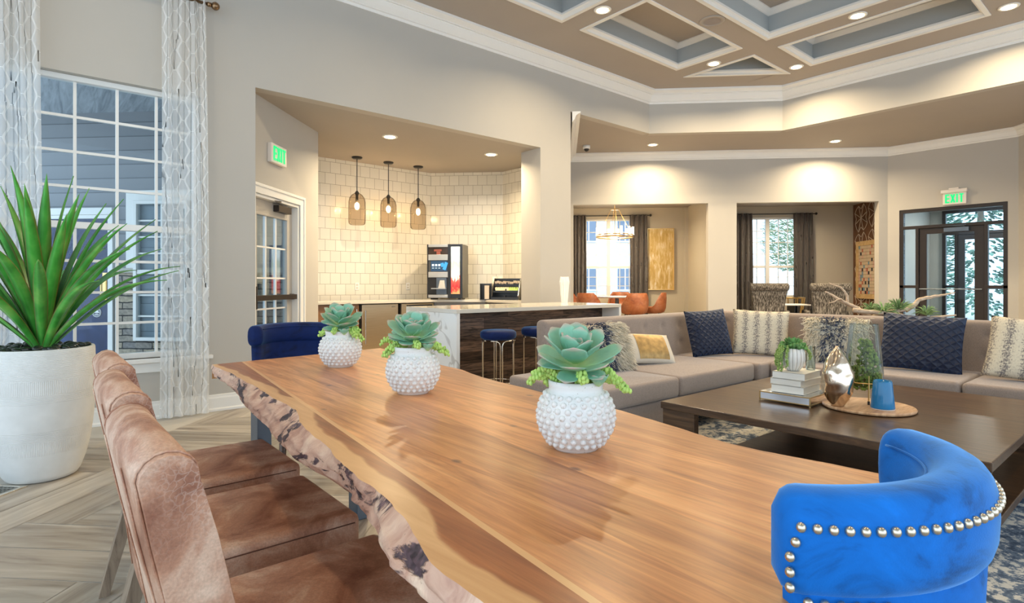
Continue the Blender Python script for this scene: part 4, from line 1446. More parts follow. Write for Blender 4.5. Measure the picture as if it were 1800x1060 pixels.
def stool(x, y, rz, label):
    t = thing('bar_stool', label, 'bar stool', (x, y, 0), rz, 'round navy stools at the island')
    mb = MB().lathe([(0.001, 0.625), (0.14, 0.625), (0.168, 0.64), (0.175, 0.665), (0.172, 0.695), (0.150, 0.712), (0.001, 0.716)], n=36)
    mb.build('seat', M['velvet_navy'], t, True)
    for k in range(4):
        a = k * PI / 2 + PI / 4
        c_, s_ = math.cos(a), math.sin(a)
        # every leg is a pair of slim rods meeting side by side and flaring under the seat
        L = MB()
        for sg in (1, -1):
            tx, ty = -s_ * sg, c_ * sg
            bx, by = 0.150 * c_, 0.150 * s_
            L.tube([(bx + tx * 0.010, by + ty * 0.010, 0.0), (bx + tx * 0.010, by + ty * 0.010, 0.57), (bx + tx * 0.018, by + ty * 0.018, 0.60),
                    (bx + tx * 0.045 - 0.004 * c_, by + ty * 0.045 - 0.004 * s_, 0.618), (bx * 0.93 + tx * 0.10, by * 0.93 + ty * 0.10, 0.62)], 0.0065, 8)
        L.build('leg', M['chrome'], t, True)
    MB().tube([(0.150 * math.cos(k * PI / 16), 0.150 * math.sin(k * PI / 16), 0.22) for k in range(33)], 0.006, 6).build('foot_ring', M['chrome'], t, True)
stool(3.41, 4.27, R(18), 'round navy velvet stool nearer the white end of the island')
stool(3.96, 4.30, R(8), 'round navy velvet stool beside the end of the sofa back')

# ================================================================== LIVE EDGE TABLE
TOPL = [(0.661, 3.10), (0.658, 2.80), (0.656, 2.535), (0.640, 2.25), (0.632, 2.015), (0.618, 1.785), (0.559, 1.52), (0.522, 1.237), (0.501, 1.064), (0.501, 1.03), (0.477, 0.893),
        (0.474, 0.846), (0.455, 0.779), (0.436, 0.717), (0.426, 0.646), (0.423, 0.59), (0.418, 0.558), (0.41, 0.45), (0.42, 0.32)]
LOWL = [(0.71, 3.10), (0.69, 2.90), (0.668, 2.739), (0.604, 2.21), (0.561, 1.839), (0.529, 1.506), (0.528, 1.36), (0.531, 1.178), (0.511, 1.077), (0.492, 0.974), (0.472, 0.911),
        (0.458, 0.852), (0.450, 0.796), (0.447, 0.754), (0.440, 0.689), (0.43, 0.55), (0.42, 0.32)]
TOPR = [(1.62, 3.18), (1.60, 2.9), (1.53, 2.50), (1.507, 2.346), (1.494, 2.14), (1.441, 1.895), (1.419, 1.719), (1.40, 1.40), (1.393, 1.177), (1.357, 0.965), (1.31, 0.74), (1.304, 0.643), (1.325, 0.5), (1.335, 0.369), (1.34, 0.30)]
def interp(tab, v):
    tab = sorted(tab, key=lambda p: p[1])
    if v <= tab[0][1]:
        return tab[0][0]
    for (u0, v0), (u1, v1) in zip(tab, tab[1:]):
        if v <= v1:
            f = (v - v0) / (v1 - v0)
            return u0 + (u1 - u0) * f
    return tab[-1][0]
def table_mats():
    # glued-up boards with sapwood strip along the live edge ('edge' attribute = distance from that edge)
    m, nt, b = new_mat('oiled_walnut_slab')
    tc = N(nt, 'ShaderNodeTexCoord')
    sp = N(nt, 'ShaderNodeSeparateXYZ')
    nt.links.new(tc.outputs['Object'], sp.inputs[0])
    at = N(nt, 'ShaderNodeAttribute', attribute_name='edge')
    v = coords(nt, 'Object', (1, 1, 1))
    wob = noise(nt, v, 3.2, 2)
    # board index from skewed X
    xs = math_n(nt, 'SUBTRACT', sp.outputs['X'], math_n(nt, 'MULTIPLY', sp.outputs['Y'], 0.107))
    bi = math_n(nt, 'FLOOR', math_n(nt, 'MULTIPLY', math_n(nt, 'SUBTRACT', xs, 0.47), 1 / 0.155))
    wnz = N(nt, 'ShaderNodeTexWhiteNoise', noise_dimensions='1D')
    nt.links.new(bi, wnz.inputs['W'])
    cb = N(nt, 'ShaderNodeCombineXYZ')
    nt.links.new(math_n(nt, 'MULTIPLY', wnz.outputs['Value'], 23.0), cb.inputs[1])
    nt.links.new(math_n(nt, 'MULTIPLY', wnz.outputs['Value'], 7.0), cb.inputs[0])
    ad = N(nt, 'ShaderNodeVectorMath', operation='ADD')
    nt.links.new(coords(nt, 'Object', (9, 0.9, 1)), ad.inputs[0])
    nt.links.new(cb.outputs[0], ad.inputs[1])
    n1 = noise(nt, ad.outputs[0], 1.5, 6, 0.62, 1.2)
    r1 = ramp(nt, [(0.26, (0.20, 0.070, 0.024)), (0.40, (0.43, 0.170, 0.060)), (0.56, (0.60, 0.27, 0.10)), (0.75, (0.74, 0.39, 0.165))], n1)
    ad2 = N(nt, 'ShaderNodeVectorMath', operation='ADD')
    nt.links.new(coords(nt, 'Object', (70, 3, 1)), ad2.inputs[0])
    nt.links.new(cb.outputs[0], ad2.inputs[1])
    n2 = noise(nt, ad2.outputs[0], 1.5, 4, 0.6, 0.4)
    r2 = ramp(nt, [(0.3, (0.80, 0.76, 0.72)), (0.6, (1.08, 1.05, 1.02))], n2)
    c = mixc(nt, r1.outputs[0], r2.outputs[0], 1.0, 'MULTIPLY')
    bv = math_n(nt, 'MULTIPLY_ADD', wnz.outputs['Value'], 0.25, 0.88)
    hs = N(nt, 'ShaderNodeHueSaturation')
    nt.links.new(c, hs.inputs['Color'])
    nt.links.new(bv, hs.inputs['Value'])
    # darker first board next to the sapwood
    first = math_n(nt, 'LESS_THAN', bi, -0.5)
    c = mixc(nt, hs.outputs[0], mixc(nt, hs.outputs[0], (0.60, 0.44, 0.36), 1.0, 'MULTIPLY'), first)
    # pale line at the first seam
    fr = math_n(nt, 'SUBTRACT', xs, 0.47)
    ln = math_n(nt, 'MULTIPLY', math_n(nt, 'GREATER_THAN', fr, 0.0), math_n(nt, 'LESS_THAN', fr, 0.013))
    c = mixc(nt, c, (0.66, 0.38, 0.17), math_n(nt, 'MULTIPLY', ln, 0.85))
    # sapwood
    ed = math_n(nt, 'ADD', at.outputs['Fac'], math_n(nt, 'MULTIPLY_ADD', wob, 0.10, -0.05))
    ed = math_n(nt, 'ADD', ed, math_n(nt, 'MULTIPLY_ADD', n1, 0.03, -0.015))
    sp_r = ramp(nt, [(0.0, (1, 1, 1)), (0.040, (1, 1, 1)), (0.048, (0, 0, 0))], ed)
    sap = ramp(nt, [(0.3, (0.52, 0.26, 0.10)), (0.7, (0.72, 0.43, 0.20))], n1)
    c = mixc(nt, c, sap.outputs[0], sp_r.outputs[0])
    # knots
    vo = N(nt, 'ShaderNodeTexVoronoi')
    vo.inputs['Scale'].default_value = 1.0
    nt.links.new(coords(nt, 'Object', (6.5, 4.0, 1)), vo.inputs['Vector'])
    kn = ramp(nt, [(0.0, (1, 1, 1)), (0.045, (0.7, 0.7, 0.7)), (0.085, (0, 0, 0))], vo.outputs['Distance'])
    c = mixc(nt, c, (0.10, 0.05, 0.04), kn.outputs[0])
    nt.links.new(c, b.inputs['Base Color'])
    b.inputs['Roughness'].default_value = 0.30
    b.inputs['Specular IOR Level'].default_value = 0.45
    bump(nt, b, n2, 0.05, 0.001)
    M['slab'] = m
    m, nt, b = new_mat('live_edge_bark_face')
    v = coords(nt, 'Object')
    n1 = noise(nt, v, 11, 6, 0.6, 0.8)
    r1 = ramp(nt, [(0.28, (0.34, 0.17, 0.12)), (0.42, (0.56, 0.33, 0.24)), (0.58, (0.72, 0.49, 0.36)), (0.75, (0.85, 0.66, 0.48))], n1)
    n2 = noise(nt, coords(nt, 'Object', (1.0, 1.0, 2.2), loc=(2.3, 0.4, 0)), 4.6, 5, 0.6, 1.6)
    mk = ramp(nt, [(0.545, (0, 0, 0)), (0.59, (1, 1, 1))], n2)
    n3 = noise(nt, v, 45, 4)
    dk = ramp(nt, [(0.35, (0.03, 0.02, 0.025)), (0.55, (0.10, 0.06, 0.07)), (0.75, (0.26, 0.16, 0.17))], n3)
    c = mixc(nt, r1.outputs[0], dk.outputs[0], mk.outputs[0])
    nt.links.new(c, b.inputs['Base Color'])
    b.inputs['Roughness'].default_value = 0.55
    h = math_n(nt, 'SUBTRACT', n1, math_n(nt, 'MULTIPLY', mk.outputs[0], 0.4))
    bump(nt, b, h, 0.7, 0.012)
    M['bark'] = m
table_mats()
def live_table():
    t = thing('live_edge_table', 'long live edge wooden dining table with dark steel legs', 'table', (0, 0, 0))
    rr = random.Random(21)
    def wob(v, s, seed):
        return sum(math.sin(v * f * s + seed * k) / f for k, f in enumerate((1, 2.3, 4.7, 9.1), 1))
    nv, nu = 240, 44
    ztop, zb = 0.76, 0.69
    mb = MB()
    edge = []
    rows = []
    for j in range(nv + 1):
        s_ = j / nv
        row = []
        vL = 0.30 + (3.06 - 0.30) * s_
        vR = 0.28 + (3.185 - 0.28) * s_
        L = interp(TOPL, vL) + 0.004 * wob(vL, 14, 1.3)
        Rr = interp(TOPR, vR) + 0.003 * wob(vR, 11, 2.1)
        for i in range(nu + 1):
            f = i / nu
            x = L + (Rr - L) * f
            y = vL + (vR - vL) * f
            row.append((x, y))
            edge.append(x - L)
        rows.append(row)
    for row in rows:
        mb.v += [(x, y, ztop) for x, y in row]
    for j in range(nv):
        for i in range(nu):
            a = j * (nu + 1) + i
            mb.f.append([a, a + 1, a + nu + 2, a + nu + 1])
            mb.uv.append(None)
    n0 = len(mb.v)
    # end faces and underside
    mb.v += [(x, y, zb) for x, y in rows[0]] + [(x, y, zb) for x, y in rows[-1]]
    for i in range(nu):
        mb.f.append([i, n0 + i, n0 + i + 1, i + 1]); mb.uv.append(None)
        q = nv * (nu + 1)
        mb.f.append([q + i, q + i + 1, n0 + nu + 1 + i + 1, n0 + nu + 1 + i]); mb.uv.append(None)
    o = mb.build('tabletop', M['slab'], t)
    at = o.data.attributes.new('edge', 'FLOAT', 'POINT')
    at.data.foreach_set('value', edge + [e for e in edge[:nu + 1]] + [e for e in edge[-nu - 1:]])
    # live edge strips, left and right
    for side in (0, 1):
        st = MB()
        K = 9
        rings = []
        for j in range(nv + 1):
            x, y = rows[j][0 if side == 0 else -1]
            if side == 0:
                xl = interp(LOWL, y) + 0.004 * wob(y, 9, 3)
                out = -1
            else:
                xl = x + 0.012 + 0.006 * wob(y, 9, 5)
                out = 1
            rg = []
            for k in range(K + 1):
                f = k / K
                bx = x + (xl - x) * f
                bul = math.sin(PI * f) * (0.016 + 0.008 * math.sin(y * 9 + 1) + 0.005 * math.sin(y * 23 + f * 4))
                pit = 0.006 * wob(y + f * 0.7, 19, 7 + k * 0.3) * math.sin(PI * f)
                rg.append((bx + out * (bul) + pit, y, ztop - (ztop - zb) * f))
            rings.append(rg)
        st.loft(rings, False, False)
        o = st.build('live_edge', M['bark'], t, True)
        o['label'] = 'rough barked live edge'
    un = MB()
    un.prism([(rows[j][0][0] + 0.03, rows[j][0][1]) for j in range(0, nv + 1, 8)] + [(rows[j][-1][0] - 0.01, rows[j][-1][1]) for j in range(nv, -1, -8)], zb - 0.001, zb + 0.03)
    un.build('underside', M['slab'], t)
    for y in (0.75, 2.60):
        fr_ = MB()
        fr_.box(0.74, 0.80, y, y + 0.10, 0, 0.689).box(1.20, 1.26, y, y + 0.10, 0, 0.689).box(0.74, 1.26, y, y + 0.10, 0, 0.02).box(0.74, 1.26, y, y + 0.10, 0.669, 0.689)
        fr_.build('leg', M['steel_dark'], t, bevel=0.003)
live_table()

# ------------------------------------------------------------------ tan leather chairs
def tan_chair(loc, label):
    t = thing('dining_chair', label, 'chair', loc, 0, 'tan leather chairs along the live edge of the table')
    W = 0.46      # along y, chair faces +x
    # seat: x 0.02..0.50
    s = MB().rbox(0.0, 0.50, 0, W, 0.36, 0.48, 0.022, 3)
    s.build('seat', M['leather'], t, True, auto=50)
    sm2 = MB()
    for z in (0.456,):
        pth = [(0.49, 0.012), (0.499, 0.03), (0.501, W / 2), (0.499, W - 0.03), (0.49, W - 0.012)]
        sm2.tube([(x, y, z) for x, y in pth], 0.0018, 5)
    sm2.tube([(0.02, -0.001, 0.456), (0.48, -0.001, 0.456)], 0.0018, 5)
    sm2.build('seam', plain('dark_seam', (0.12, 0.05, 0.03), 0.8), t)
    # back: side profile (x, z): leaning back with softly rolled top
    def prof(y):
        # gentle scoop of the backrest across its width
        sc = 0.018 * (1 - ((y - W / 2) / (W / 2)) ** 2)
        crown = 0.018 * (1 - abs((y - W / 2) / (W / 2)) ** 3)
        top = 0.90 + crown
        f = [(0.075, 0.36), (0.062, 0.48), (0.035, 0.62), (0.005, 0.76), (-0.022, 0.86)]
        bk = [(-0.105, 0.865), (-0.085, 0.76), (-0.055, 0.62), (-0.03, 0.48), (-0.015, 0.36)]
        pts = [(x - sc, z) for x, z in f]
        cx, cz, rx, rz_ = -0.0635 - sc * 0.6, 0.862, 0.042, top - 0.862
        for k in range(1, 8):
            a = PI * k / 8
            pts.append((cx + rx * math.cos(a), cz + rz_ * math.sin(a)))
        pts += [(x - sc * 0.5, z) for x, z in bk]
        return pts
    mb = MB()
    rings = []
    ns = 14
    for k in range(ns + 1):
        f = k / ns
        y = W * f
        inset = 0.012 * max(0, 1 - min(f, 1 - f) * ns)
        pr = prof(y)
        cx = sum(p[0] for p in pr) / len(pr)
        cz = sum(p[1] for p in pr) / len(pr)
        rings.append([(p[0] + (cx - p[0]) * inset * 4, y, p[1] + (cz - p[1]) * inset * 1.2) for p in pr])
    mb.loft(rings)
    mb.build('backrest', M['leather'], t, True, auto=60)
    pr = prof(0.03)
    for yy in (0.012, W - 0.012):
        pts = prof(yy)[1:-1]
        MB().tube([(p[0], yy, p[1]) for p in pts], 0.0022, 5).build('piping', M['leather'], t, True)
    # vertical seams down the back
    for yy in (W * 0.22, W * 0.78):
        MB().tube([(p[0] - 0.002, yy, p[1]) for p in prof(yy)[-5:]], 0.0016, 5).build('seam', M['leather'], t, True)
    for (x0, y0, x1, y1) in ((0.46, 0.04, 0.47, 0.03), (0.46, W - 0.04, 0.47, W - 0.03), (0.02, 0.04, -0.075, 0.03), (0.02, W - 0.04, -0.075, W - 0.03)):
        L = MB()
        a, bq = 0.022, 0.016
        L._add([(x1 - bq, y1 - bq, 0), (x1 + bq, y1 - bq, 0), (x1 + bq, y1 + bq, 0), (x1 - bq, y1 + bq, 0), (x0 - a, y0 - a, 0.37), (x0 + a, y0 - a, 0.37), (x0 + a, y0 + a, 0.37), (x0 - a, y0 + a, 0.37)],
               [(0, 3, 2, 1), (4, 5, 6, 7), (0, 1, 5, 4), (1, 2, 6, 5), (2, 3, 7, 6), (3, 0, 4, 7)])
        L.build('leg', M['legwood'], t)
    return t
c0 = tan_chair((0.215, 0.965, 0), 'nearest tan leather dining chair at the live edge')
c1 = copy_tree(c0)
c1.location = (0.235, 1.565, 0)
c1['label'] = 'middle of the three tan leather dining chairs'
c2 = copy_tree(c0)
c2.location = (0.270, 2.150, 0)
c2['label'] = 'tan leather dining chair farthest from the camera, nearest the curtain'

# ------------------------------------------------------------------ blue barrel-back chairs
def barrel_chair(loc, rz, label, velvet_m, nails=True):
    """origin on the floor under the centre of the back's arc; the back curves around -y, sitter faces +y"""
    t = thing('barrel_chair', label, 'chair', loc, rz)
    def sweep_arc(sec, a0, a1, n, endr=0.03):
        """sec(theta, f) -> list of (radius, z) ring"""
        rings = []
        for k in range(n + 1):
            f = k / n
            a = a0 + (a1 - a0) * f
            sc = 1.0
            e = min(f, 1 - f) * n
            rings.append([(r_ * math.cos(a), r_ * math.sin(a), z) for r_, z in sec(a, f)])
        return rings
    # upper rolled band with ears
    def oval(rc, zc, rr_, rz_, pw=2.6, n=20):
        out = []
        for k in range(n):
            a = 2 * PI * k / n
            ca, sa = math.cos(a), math.sin(a)
            out.append((rc + rr_ * math.copysign(abs(ca) ** (2 / pw), ca), zc + rz_ * math.copysign(abs(sa) ** (2 / pw), sa)))
        return out
    def band(a, f):
        e = min(f, 1 - f)
        s_ = min(1.0, max(0.0, e / 0.055))
        s_ = math.sqrt(max(0.0, 1 - (1 - s_) ** 2))
        s_ = max(s_, 0.05)
        s2 = 0.55 + 0.45 * s_
        crown = 0.004 * math.sin(PI * f)
        return oval(0.270, 0.836 + crown, 0.045 * s_, 0.064 * s2, 2.8)
    a0, a1 = R(-180 + 27), R(-25)
    MB().loft(sweep_arc(band, a0, a1, 56)).build('top_band', velvet_m, t, True)
    # lower curved back
    def low(a, f):
        e = min(f, 1 - f)
        s_ = max(0.1, math.sqrt(max(0, 1 - (1 - min(1, e / 0.05)) ** 2)))
        pts = []
        for z, ri, ro in ((0.42, 0.235, 0.285), (0.60, 0.236, 0.293), (0.80, 0.240, 0.302)):
            pts.append((0.268 + (ro - 0.268) * s_, z))
        for z, ri, ro in ((0.80, 0.240, 0.300), (0.60, 0.236, 0.295), (0.42, 0.235, 0.285)):
            pts.append((0.268 + (ri - 0.268) * s_, z))
        return pts
    MB().loft(sweep_arc(low, R(-180 + 30), R(-30), 40)).build('back_shell', velvet_m, t, True)
    st = MB()
    rings = []
    for z, q in ((0.36, 0.92), (0.37, 0.98), (0.40, 1.0), (0.45, 1.0), (0.475, 0.96), (0.487, 0.85), (0.49, 0.6)):
        rg = []
        for k in range(40):
            a = 2 * PI * k / 40
            ca, sa = math.cos(a), math.sin(a)
            rg.append((0.245 * q * math.copysign(abs(ca) ** 0.75, ca), 0.03 + 0.25 * q * math.copysign(abs(sa) ** 0.75, sa), z))
        rings.append(rg)
    st.loft(rings)
    st.build('seat', velvet_m, t, True)
    for x, y, dx, dy in ((-0.18, 0.22, -0.02, 0.02), (0.18, 0.22, 0.02, 0.02), (-0.17, -0.15, -0.03, -0.06), (0.17, -0.15, 0.03, -0.06)):
        MB().tube([(x + dx, y + dy, 0), (x, y, 0.38)], [0.013, 0.024], 10).build('leg', M['darkwood'], t, True)
    if nails:
        nm = plain('pewter_nailhead', (0.62, 0.55, 0.44), 0.28, metal=0.95)
        pts = []
        aa0, aa1 = R(-180 + 33), R(-33)
        n = 34
        for k in range(n + 1):
            a = aa0 + (aa1 - aa0) * k / n
            pts.append((a, 0.3145, 0.866))
        for side, ae in ((0, aa0), (1, aa1)):
            dz = 0.018
            for k in range(1, 5):
                pts.append((ae + (-0.02 if side == 0 else 0.02) * min(k, 2), 0.3145, 0.866 - dz * k))
            sg = 1 if side == 0 else -1
            for k in range(0, 6):
                pts.append((ae + sg * (0.03 + k * 0.062), 0.3085, 0.776))
        base = None
        for (a, r_, z) in pts:
            if base is None:
                base = MB().ball((0, 0, 0), 0.0062, 12).build('nailhead', nm, t, True)
                o = base
            else:
                o = base.copy()
                COL.objects.link(o)
            o.parent = t
            o.location = (r_ * math.cos(a), r_ * math.sin(a), z)
    # welt between the band and the inner face
    wl = MB()
    wl.tube([(0.228 * math.cos(a0 + (a1 - a0) * (0.07 + 0.86 * k / 30)), 0.228 * math.sin(a0 + (a1 - a0) * (0.07 + 0.86 * k / 30)), 0.876 + 0.004 * math.sin(PI * k / 30)) for k in range(31)], 0.002, 5)
    wl.build('welt', velvet_m, t, True)
    return t
bc = barrel_chair((0.934, 0.453, 0), 0, 'bright blue velvet barrel chair with nailheads at the near end of the table', M['velvet_bright'])
bc.scale = (0.94, 0.94, 1.0)
barrel_chair((1.255, 3.50, 0), R(180), 'navy velvet barrel chair at the far end of the live edge table', M['velvet_navy'], False)

# ------------------------------------------------------------------ hobnail pots with succulents
def leaf_mat(name, base, tip, edge_c):
    m, nt, b = new_mat(name)
    tc = N(nt, 'ShaderNodeTexCoord')
    sp = N(nt, 'ShaderNodeSeparateXYZ')
    nt.links.new(tc.outputs['UV'], sp.inputs[0])
    r = ramp(nt, [(0.0, base), (0.55, tip), (0.86, tip), (1.0, edge_c)], sp.outputs['Y'])
    n = noise(nt, coords(nt, 'Object'), 30, 3)
    r2 = ramp(nt, [(0.3, (0.82, 0.88, 0.85)), (0.7, (1.1, 1.08, 1.05))], n)
    c = mixc(nt, r.outputs[0], r2.outputs[0], 1.0, 'MULTIPLY')
    nt.links.new(c, b.inputs['Base Color'])
    b.inputs['Roughness'].default_value = 0.5
    b.inputs['Subsurface Weight'].default_value = 0.1
    b.inputs['Subsurface Scale'].default_value = 0.01
    return m
M['succ'] = leaf_mat('succulent_leaf', (0.50, 0.66, 0.26), (0.24, 0.50, 0.36), (0.50, 0.40, 0.34))
M['sedum'] = plain('lime_sedum', (0.46, 0.68, 0.17), 0.6, var=0.25, scale=40)
M['soil'] = plain('dark_soil', (0.03, 0.02, 0.015), 0.9)
def ceramic():
    m, nt, b = new_mat('white_speckled_ceramic')
    v = coords(nt, 'Object')
    n = noise(nt, v, 160, 2)
    r = ramp(nt, [(0.27, (0.45, 0.38, 0.30)), (0.33, (0.80, 0.79, 0.76))], n)
    nt.links.new(r.outputs[0], b.inputs['Base Color'])
    b.inputs['Roughness'].default_value = 0.4
    bump(nt, b, n, 0.15, 0.001)
    return m
M['ceramic'] = ceramic()
def fat_leaf(mb, base, yaw, pitch, L, W, th=0.010, curl=0.5, n=9):
    """spoon shaped leaf; pitch 0 = horizontal, 90 = straight up"""
    cy, sy = math.cos(yaw), math.sin(yaw)
    rings, uv = [], []
    K = 10
    x = z = 0.0
    ang = pitch
    px = [(0, 0, ang)]
    for i in range(n):
        ang += curl / n
        x += L / n * math.cos(ang)
        z += L / n * math.sin(ang)
        px.append((x, z, ang))
    for i, (x, z, a) in enumerate(px):
        f = i / n
        w = W * (0.30 + 0.70 * math.sin(PI * min(1, f * 0.92 + 0.08) ** 1.3)) if f < 0.999 else W * 0.04
        if f > 0.75:
            w = W * 0.98 * math.sqrt(max(0.0015, 1 - ((f - 0.70) / 0.302) ** 2))
        t_ = th * (1 - 0.6 * f)
        rg = []
        for k in range(K):
            b_ = 2 * PI * k / K
            lx = w / 2 * math.cos(b_)
            lz = t_ / 2 * math.sin(b_) + 0.16 * abs(lx) * (abs(lx) / (W / 2)) * 1.2
            dx = x - lz * math.sin(a)
            dz = z + lz * math.cos(a)
            rg.append((base[0] + dx * cy - lx * sy, base[1] + dx * sy + lx * cy, base[2] + dz))
        rings.append(rg)
    o = len(mb.v)
    m = K
    mb.v += [p for rg in rings for p in rg]
    for i in range(len(rings) - 1):
        for j in range(m):
            k = (j + 1) % m
            mb.f.append([o + i * m + j, o + i * m + k, o + (i + 1) * m + k, o + (i + 1) * m + j])
            mb.uv.append([(0.5, i / n), (0.5, i / n), (0.5, (i + 1) / n), (0.5, (i + 1) / n)])
    mb.f.append([o + (len(rings) - 1) * m + j for j in range(m)])
    mb.uv.append([(0.5, 1)] * m)
def hobnail_pot(x, y, s, label, seed, yaw0):
    t = thing('succulent_pot', label, 'potted plant', (x, y, 0.76), yaw0, 'white hobnail pots of succulents on the live edge table')
    s0 = s
    def body(z):   # radius of the globe
        prof = [(0.0, 0.052), (0.006, 0.056), (0.02, 0.068), (0.05, 0.085), (0.08, 0.090), (0.11, 0.084), (0.13, 0.072), (0.138, 0.066), (0.142, 0.064), (0.162, 0.066)]
        for (z0, r0), (z1, r1) in zip(prof, prof[1:]):
            if z <= z1:
                return r0 + (r1 - r0) * (z - z0) / (z1 - z0)
        return prof[-1][1]
    zs = [0, 0.004, 0.008, 0.015, 0.025, 0.035, 0.05, 0.065, 0.08, 0.095, 0.11, 0.12, 0.13, 0.138, 0.142, 0.15, 0.162]
    pr = [(0.001, 0)] + [(body(z) * s0, z * s0) for z in zs] + [((body(0.162) - 0.005) * s0, 0.163 * s0), ((body(0.162) - 0.008) * s0, 0.145 * s0), (0.001, 0.145 * s0)]
    mb = MB().lathe(pr, n=40)
    # hobnails
    rows = 9
    for i in range(rows):
        z = 0.018 + i * 0.0138
        r_ = body(z)
        n = 22
        slope = (body(z + 0.004) - body(z - 0.004)) / 0.008
        for k in range(n):
            a = 2 * PI * (k + 0.5 * (i % 2)) / n
            q = 0.0079 * (0.65 + 0.35 * (r_ / 0.09))
            mb.ball((r_ * math.cos(a) * s0, r_ * math.sin(a) * s0, z * s0), q * s0, 8)
    mb.build('pot', M['ceramic'], t, True)
    MB().lathe([(0.001, 0.140), (0.058, 0.147), (0.001, 0.152)], n=20).build('soil', M['soil'], t, True) if s0 == 1 else MB().lathe([(0.001, 0.14 * s0), (0.057 * s0, 0.147 * s0), (0.001, 0.152 * s0)], n=20).build('soil', M['soil'], t, True)
    rr = random.Random(seed)
    lf = MB()
    C = (0.0, 0.0, 0.196)
    lay = [(4, 82, 0.036, 0.024, 0.15), (5, 66, 0.062, 0.040, 0.3), (6, 48, 0.090, 0.054, 0.4), (6, 30, 0.108, 0.062, 0.45), (7, 14, 0.116, 0.062, 0.45), (6, 2, 0.096, 0.056, 0.2)]
    off = 0
    for n, pit, L, W, curl in lay:
        off += 0.4
        for k in range(n):
            yaw = 2 * PI * k / n + off + rr.uniform(-.12, .12)
            fat_leaf(lf, (C[0], C[1], C[2] + (0.012 if pit > 20 else -0.004)), yaw, R(pit + rr.uniform(-6, 6)), L * rr.uniform(0.9, 1.08), W, 0.009, curl + rr.uniform(-.1, .1))
    n_big = len(lf.v)
    # small side rosette and drooping lip leaves
    for cx_, cy_ in ((0.055, -0.045), (-0.05, 0.05)):
        for k in range(6):
            fat_leaf(lf, (cx_, cy_, 0.158), 2 * PI * k / 6, R(30), 0.035, 0.026, 0.007, 0.6)
        for k in range(4):
            fat_leaf(lf, (cx_, cy_, 0.160), 2 * PI * k / 4 + 0.4, R(62), 0.026, 0.018, 0.006, 0.4)
    # the big rosette leans out of the pot towards the open side of the table
    ca = math.atan2(-y, -x) - yaw0
    ax = Vector((-math.sin(ca), math.cos(ca), 0))
    Rm = Matrix.Translation((0, 0, 0.180)) @ Matrix.Rotation(R(20), 4, ax) @ Matrix.Translation((0, 0, -0.180))
    lf.v = [tuple(Rm @ Vector(p)) if k < n_big else p for k, p in enumerate(lf.v)]
    lf.build('rosette', M['succ'], t, True)
    sd = MB()
    for (an, ln) in ((PI * 0.92, 0.115), (PI * 1.08, 0.10), (PI * 0.80, 0.09), (0.05, 0.12), (-0.18, 0.10), (0.25, 0.09), (PI * 1.0, 0.08), (1.2, 0.09), (-1.3, 0.085)):
        p = Vector((0.04 * math.cos(an), 0.04 * math.sin(an), 0.158))
        e = Vector((ln * math.cos(an), ln * math.sin(an), 0.150 + rr.uniform(-0.02, 0.03)))
        for q in range(12):
            f = q / 11
            c_ = p.lerp(e, f) + Vector((0, 0, 0.018 * math.sin(PI * f)))
            for w in range(5):
                b_ = 2 * PI * w / 5 + q
                d = Vector((math.cos(b_) * 0.008, math.sin(b_) * 0.008, rr.uniform(-0.007, 0.010)))
                sd.ball(tuple(c_ + d), 0.0052, 6, 1, 1, 1.3)
    sd.build('trailing_sedum', M['sedum'], t, True)['kind'] = 'stuff'
    return t
E1 = Vector((S2, -S2))
hobnail_pot(1.115, 2.60, 1.05, 'white hobnail pot of succulents farthest along the table, before the navy chair', 3, R(-60))
hobnail_pot(1.045, 1.80, 1.03, 'middle one of the three white hobnail succulent pots', 5, R(-35))
hobnail_pot(0.992, 0.945, 1.0, 'largest looking white hobnail succulent pot, nearest the camera', 8, R(-50))

